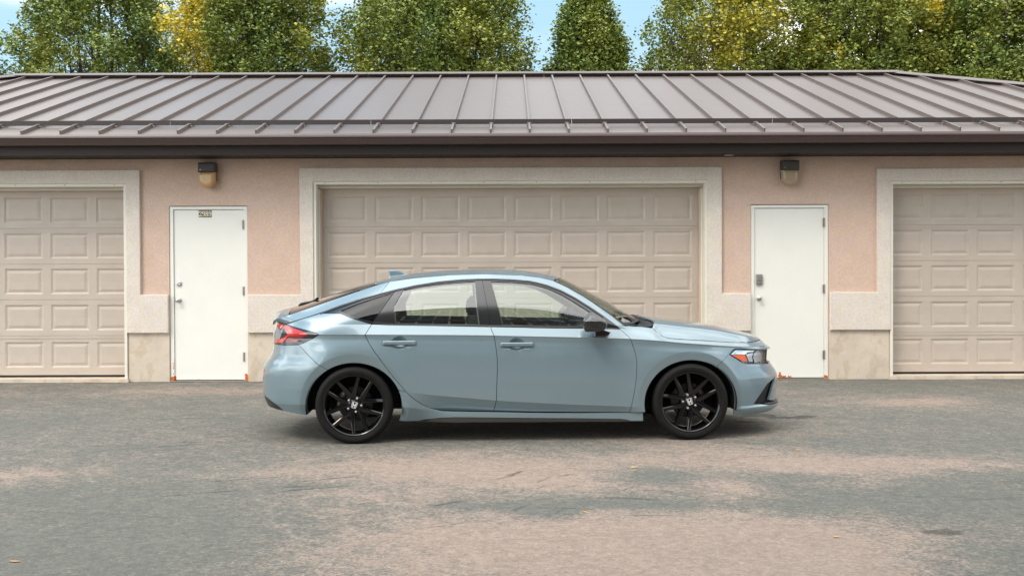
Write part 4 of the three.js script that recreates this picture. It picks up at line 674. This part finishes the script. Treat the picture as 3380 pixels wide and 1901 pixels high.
part('roof_skin', over(mirrorLoop([[.395, 0], [.345, .35], ...along([.262, .15, 0, -.15, -.3, -.45, -.6, -.75, -.9, -1.0, -1.10], .001), [-1.215, .56], [-1.25, .3], [-1.262, 0]]), { L: .03, gap: .0012, flange: .012 }), paint, car);
part('rear_window', over(mirrorLoop([[-1.262, 0], [-1.25, .3], [-1.216, .565], ...along([-1.30, -1.42, -1.56, -1.70, -1.84, -1.92], .012), [-1.945, .45], [-1.955, 0]]), { L: .03, gap: .001, off: -.002, flange: .006 }), phy(lin(.03, .03, .03), .02, { clearcoat: 1 }), car);
part('spoiler', over(mirrorLoop([[-1.955, 0], [-1.945, .45], ...along([-1.93, -1.97, -2.02], .001), [-2.06, .56], [-2.10, .42], [-2.135, .2], [-2.142, 0]]), { L: .02, gap: .001, flange: .022 }), paint, car);
{ const w = new THREE.CatmullRomCurve3([new THREE.Vector3(-1.945, 1.088, -.02), new THREE.Vector3(-1.93, 1.104, 0), new THREE.Vector3(-1.90, 1.112, .0), new THREE.Vector3(-1.84, 1.122, .03), new THREE.Vector3(-1.74, 1.158, .3)]); part('rear_wiper', new THREE.TubeGeometry(w, 24, .012, 8), plastic, car); }
{ // aerial fin
  const f = ext([[-1.150, 1.338], [-.99, 1.366], [-1.022, 1.387], [-1.057, 1.402], [-1.107, 1.407], [-1.155, 1.404], [-1.149, 1.372]], null, -.018, .018, .012); part('antenna_fin', f, paint, car); part('antenna_base', ext([[-1.152, 1.325], [-.972, 1.362], [-.985, 1.372], [-1.147, 1.350]], null, -.03, .03, .012), paint, car);
}
part('head_lining', over(mirrorLoop([[.36, 0], [.31, .35], ...along([.22, 0, -.3, -.6, -.9, -1.05], .02), [-1.15, .5], [-1.2, 0]]), { L: .06, gap: 0, off: -.035, flange: 0 }), trimGrey, car);

// ---- floor, wells, cabin
part('underbody', mergeGeometries([bx(-.98, .98, .17, .26, -.80, .80), bx(-2.02, -1.80, .29, .5, -.5, .5), bx(1.80, 2.05, .22, .5, -.5, .5), bx(-1.78, -.96, .24, .62, -.56, .56), bx(.96, 1.78, .22, .62, -.56, .56), bx(.96, 1.25, .55, .86, -.70, .70), bx(-1.9, -1.2, .62, .86, -.72, .72)]), trimDark, car);
const wellM = std(lin(.008, .008, .008), .95, { side: THREE.DoubleSide });
for (const wx of WH) for (const s of [1, -1]) { const g = new THREE.CylinderGeometry(.372, .372, .33, 36, 1, true, Math.PI / 2 - .2, Math.PI + .4); g.rotateX(Math.PI / 2); g.scale(1.045, .96, 1); part('wheel_well', g, wellM, car, [wx, .305, s * .70]); }
const seatCloth = clothDark;
function seat(x, z, w, rear) {
  const s = group('seat', car, [x, 0, z]); const f = (n, pts, w, r = .03) => part(n, ext(pts, null, -w / 2, w / 2, r), seatCloth, s);
  f('cushion', [[-.22, .36], [.28, .40], [.30, .50], [.22, .53], [-.2, .47]], w); f('backrest', [[-.20, .44], [-.08, .44], [-.22, .86], [-.30, 1.02], [-.38, 1.02], [-.37, .86]], w * .96);
  if (!rear) f('headrest', [[-.30, 1.03], [-.275, 1.10], [-.30, 1.155], [-.345, 1.165], [-.385, 1.12], [-.395, 1.04]], w * .52, .03); else for (const k of [-.45, .45]) part('headrest', ext([[-.30, 1.02], [-.29, 1.07], [-.32, 1.10], [-.37, 1.09], [-.38, 1.02]], null, k - .11, k + .11, .02), seatCloth, s);
  return s;
}
seat(-.07, .37, .5, false); seat(-.07, -.37, .5, false); seat(-.84, 0, 1.25, true);
part('dashboard', ext([[.56, .60], [.60, .88], [.68, .935], [.86, .93], [.95, .90], [.95, .5], [.6, .5]], null, -.70, .70, .02), trimDark, car);
{ const sw = part('steering_wheel', mergeGeometries([new THREE.TorusGeometry(.178, .015, 10, 40), new THREE.CylinderGeometry(.06, .065, .04, 20).rotateX(Math.PI / 2), new THREE.BoxGeometry(.34, .03, .02)]), trimDark, car, [.47, .94, -.37]); sw.rotation.set(0, -Math.PI / 2, 0); sw.rotateX(-.42); }
part('scuttle_tray', bx(.90, 1.02, .84, .922, -.58, .58), trimDark, car);
part('parcel_shelf', bx(-1.75, -1.2, .90, .92, -.62, .62), trimDark, car);
part('interior_mirror', new RoundedBoxGeometry(.02, .06, .22, 2, .008), plastic, car, [.33, 1.24, 0]);

// ---- wheels
const rimM = phy(lin(.0025, .0025, .003), .10);
const nutM = std(lin(.55, .55, .56), .3, { metalness: 1 });
const R = .312;
function tyreGeo() {
  const pr = [[.243, -.1], [.247, -.108], [.262, -.117], [.285, -.117], [.300, -.108], [.3085, -.096], [.311, -.085], [.312, -.045], [.3055, -.043], [.3055, -.035], [.312, -.033], [.3125, -.006], [.306, -.004], [.306, .004], [.3125, .006], [.312, .033], [.3055, .035], [.3055, .043], [.312, .045], [.311, .085], [.3085, .096], [.300, .108], [.285, .117], [.280, .1175], [.278, .1165], [.262, .117], [.256, .1125], [.254, .1135], [.2465, .108], [.243, .1]];
  const g = new THREE.LatheGeometry(pr.map(p => new THREE.Vector2(...p)), 120); g.rotateX(Math.PI / 2); return g;
}
const tyreG = tyreGeo(), sipeG = (() => { const a = []; for (let i = 0; i < 84; i++) for (const s of [-1, 1]) { const g = new THREE.BoxGeometry(.0035, .006, .036); g.rotateY(s * .25); g.translate(0, R - .0022, s * .076); g.rotateZ(i / 84 * 2 * Math.PI + (s > 0 ? .03 : 0)); a.push(g); } return mergeGeometries(a); })();
const barrelG = new THREE.LatheGeometry([[.228, -.095], [.222, -.06], [.214, -.02], [.214, .03], [.219, .062], [.226, .082], [.233, .094], [.241, .102], [.2495, .104], [.251, .108], [.249, .1115], [.242, .1095], [.235, .104]].map(p => new THREE.Vector2(...p)), 90).rotateX(Math.PI / 2);
function spokeGeo(s) { // one of a pair that leaves a hub arm and spreads to the rim
  const P0 = [.003, .060], P1 = [.238 * Math.sin(22.3 * D2R), .238 * Math.cos(22.3 * D2R)], pos = [], idx = [];
  const st = [[0, .026, .060, .045], [.2, .0235, .066, .045], [.4, .0205, .071, .042], [.6, .0185, .077, .040], [.8, .0168, .084, .036], [1, .0160, .094, .03]].map(([t, w, z, d]) => { const x = mix(P0[0], P1[0], t), y = mix(P0[1], P1[1], t); return [Math.hypot(x, y), Math.atan2(x, y) / D2R, w, z, d]; });
  st.forEach(([r, a, w, z, d], i) => {
    const t = s * a * D2R, c = [r * Math.sin(t), r * Math.cos(t)], nx = st[Math.min(i + 1, 5)], pv = st[Math.max(i - 1, 0)], d0 = [nx[0] * Math.sin(s * nx[1] * D2R) - pv[0] * Math.sin(s * pv[1] * D2R), nx[0] * Math.cos(s * nx[1] * D2R) - pv[0] * Math.cos(s * pv[1] * D2R)], l = Math.hypot(...d0), n = [d0[1] / l, -d0[0] / l];
    const off = (k, zz) => pos.push(c[0] + n[0] * k, c[1] + n[1] * k, zz);
    const e = s * w * .55; off(-w, z - d); off(-w, z - .012); off(-w * .8, z - .004); off(e * .6 - .002, z); off(e * .6 + .002, z); off(w * .8, z - .004); off(w, z - .012); off(w, z - d);
  });
  const m = 8; for (let i = 0; i < st.length - 1; i++) for (let j = 0; j < m; j++) { const k = (j + 1) % m, a = i * m + j, b = i * m + k, c = a + m, d = b + m; idx.push(a, b, d, a, d, c); }
  const g = new THREE.BufferGeometry(); g.setAttribute('position', new THREE.Float32BufferAttribute(pos, 3)); g.setIndex(idx); return toCreasedNormals(g, .5);
}
const spokeA = spokeGeo(1), spokeB = spokeGeo(-1);
const hubG = new THREE.LatheGeometry([[.001, .068], [.034, .068], [.037, .066], [.040, .058], [.058, .056], [.076, .052], [.080, .03], [.078, .0]].map(p => new THREE.Vector2(...p)), 50).rotateX(Math.PI / 2);
const nutG = mergeGeometries([new THREE.CylinderGeometry(.0105, .0105, .02, 6).rotateX(Math.PI / 2), new THREE.SphereGeometry(.0095, 12, 8, 0, 6.3, 0, 1.57).rotateX(Math.PI / 2).translate(0, 0, .008)]);
const emblemG = (() => { // rounded tapering frame with an upright letter in it
  const f = [[-.0235, .022], [-.0195, .0265], [.0195, .0265], [.0235, .022], [.0185, -.022], [.0145, -.0262], [-.0145, -.0262], [-.0185, -.022]], fi = f.map(([x, y]) => [x * .84, y * .86]);
  const h = [[-.0165, .0195], [-.0085, .0195], [-.0062, .0035], [.0062, .0035], [.0085, .0195], [.0165, .0195], [.0108, -.0195], [.0052, -.0195], [.0048, -.0042], [-.0048, -.0042], [-.0052, -.0195], [-.0108, -.0195]];
  return mergeGeometries([ext(f, [rev(fi)], 0, .004, .0008), ext(h, null, 0, .0036, .0008)]);
})();
const emblemM = std(lin(.85, .85, .86), .3, { metalness: .35 });
const discG = new THREE.LatheGeometry([[.06, -.02], [.06, .0], [.075, .0], [.078, -.012], [.140, -.012], [.140, -.034], [.06, -.034]].map(p => new THREE.Vector2(...p)), 60).rotateX(Math.PI / 2);
const discM = std(lin(.075, .07, .066), .5, { metalness: .5 }), calM = std(lin(.22, .20, .17), .55, { metalness: .4 });
function wheel(x, s, turn, cal) {
  const w = group('wheel', car, [x, R - .001, s * .772]); const ww = s > 0 ? 1 : -1; if (s < 0) w.rotation.y = Math.PI;
  part('tyre', tyreG, rubber, w); part('tread_blocks', sipeG, std(lin(.004, .004, .004), .9), w).userData.kind = 'stuff';
  part('rim', barrelG, rimM, w).material.side = THREE.DoubleSide;
  const add = (n, g, m, a, r = 0, z = 0) => { const q = part(n, g, m, w); q.rotation.z = a; if (r) q.position.set(-Math.sin(a) * r, Math.cos(a) * r, z); else q.position.z = z; return q; };
  for (let i = 0; i < 5; i++) { const a = (turn + 36 + i * 72 - 90) * D2R; add('spoke', spokeA, rimM, a); add('spoke', spokeB, rimM, a); const b = (turn + i * 72 - 90) * D2R; add('wheel_nut', nutG, nutM, b, .057, .062); }
  add('hub', hubG, rimM, 0); add('emblem', emblemG, emblemM, (turn - 90 + (x < 0 ? 5 : 0)) * D2R + (x < 0 ? 0.0 : 0), 0, .069);
  const d = part('brake_disc', discG, discM, w); d.position.z = 0; const c = part('brake_caliper', new THREE.TorusGeometry(.125, .026, 8, 14, 1.1), calM, w, [0, 0, -.012]); c.rotation.z = cal;
  return w;
}
for (const s of [1, -1]) { wheel(WH[0], s, 67, 2.15); wheel(WH[1], s, 109, .15); }

renderer.render(scene, camera);
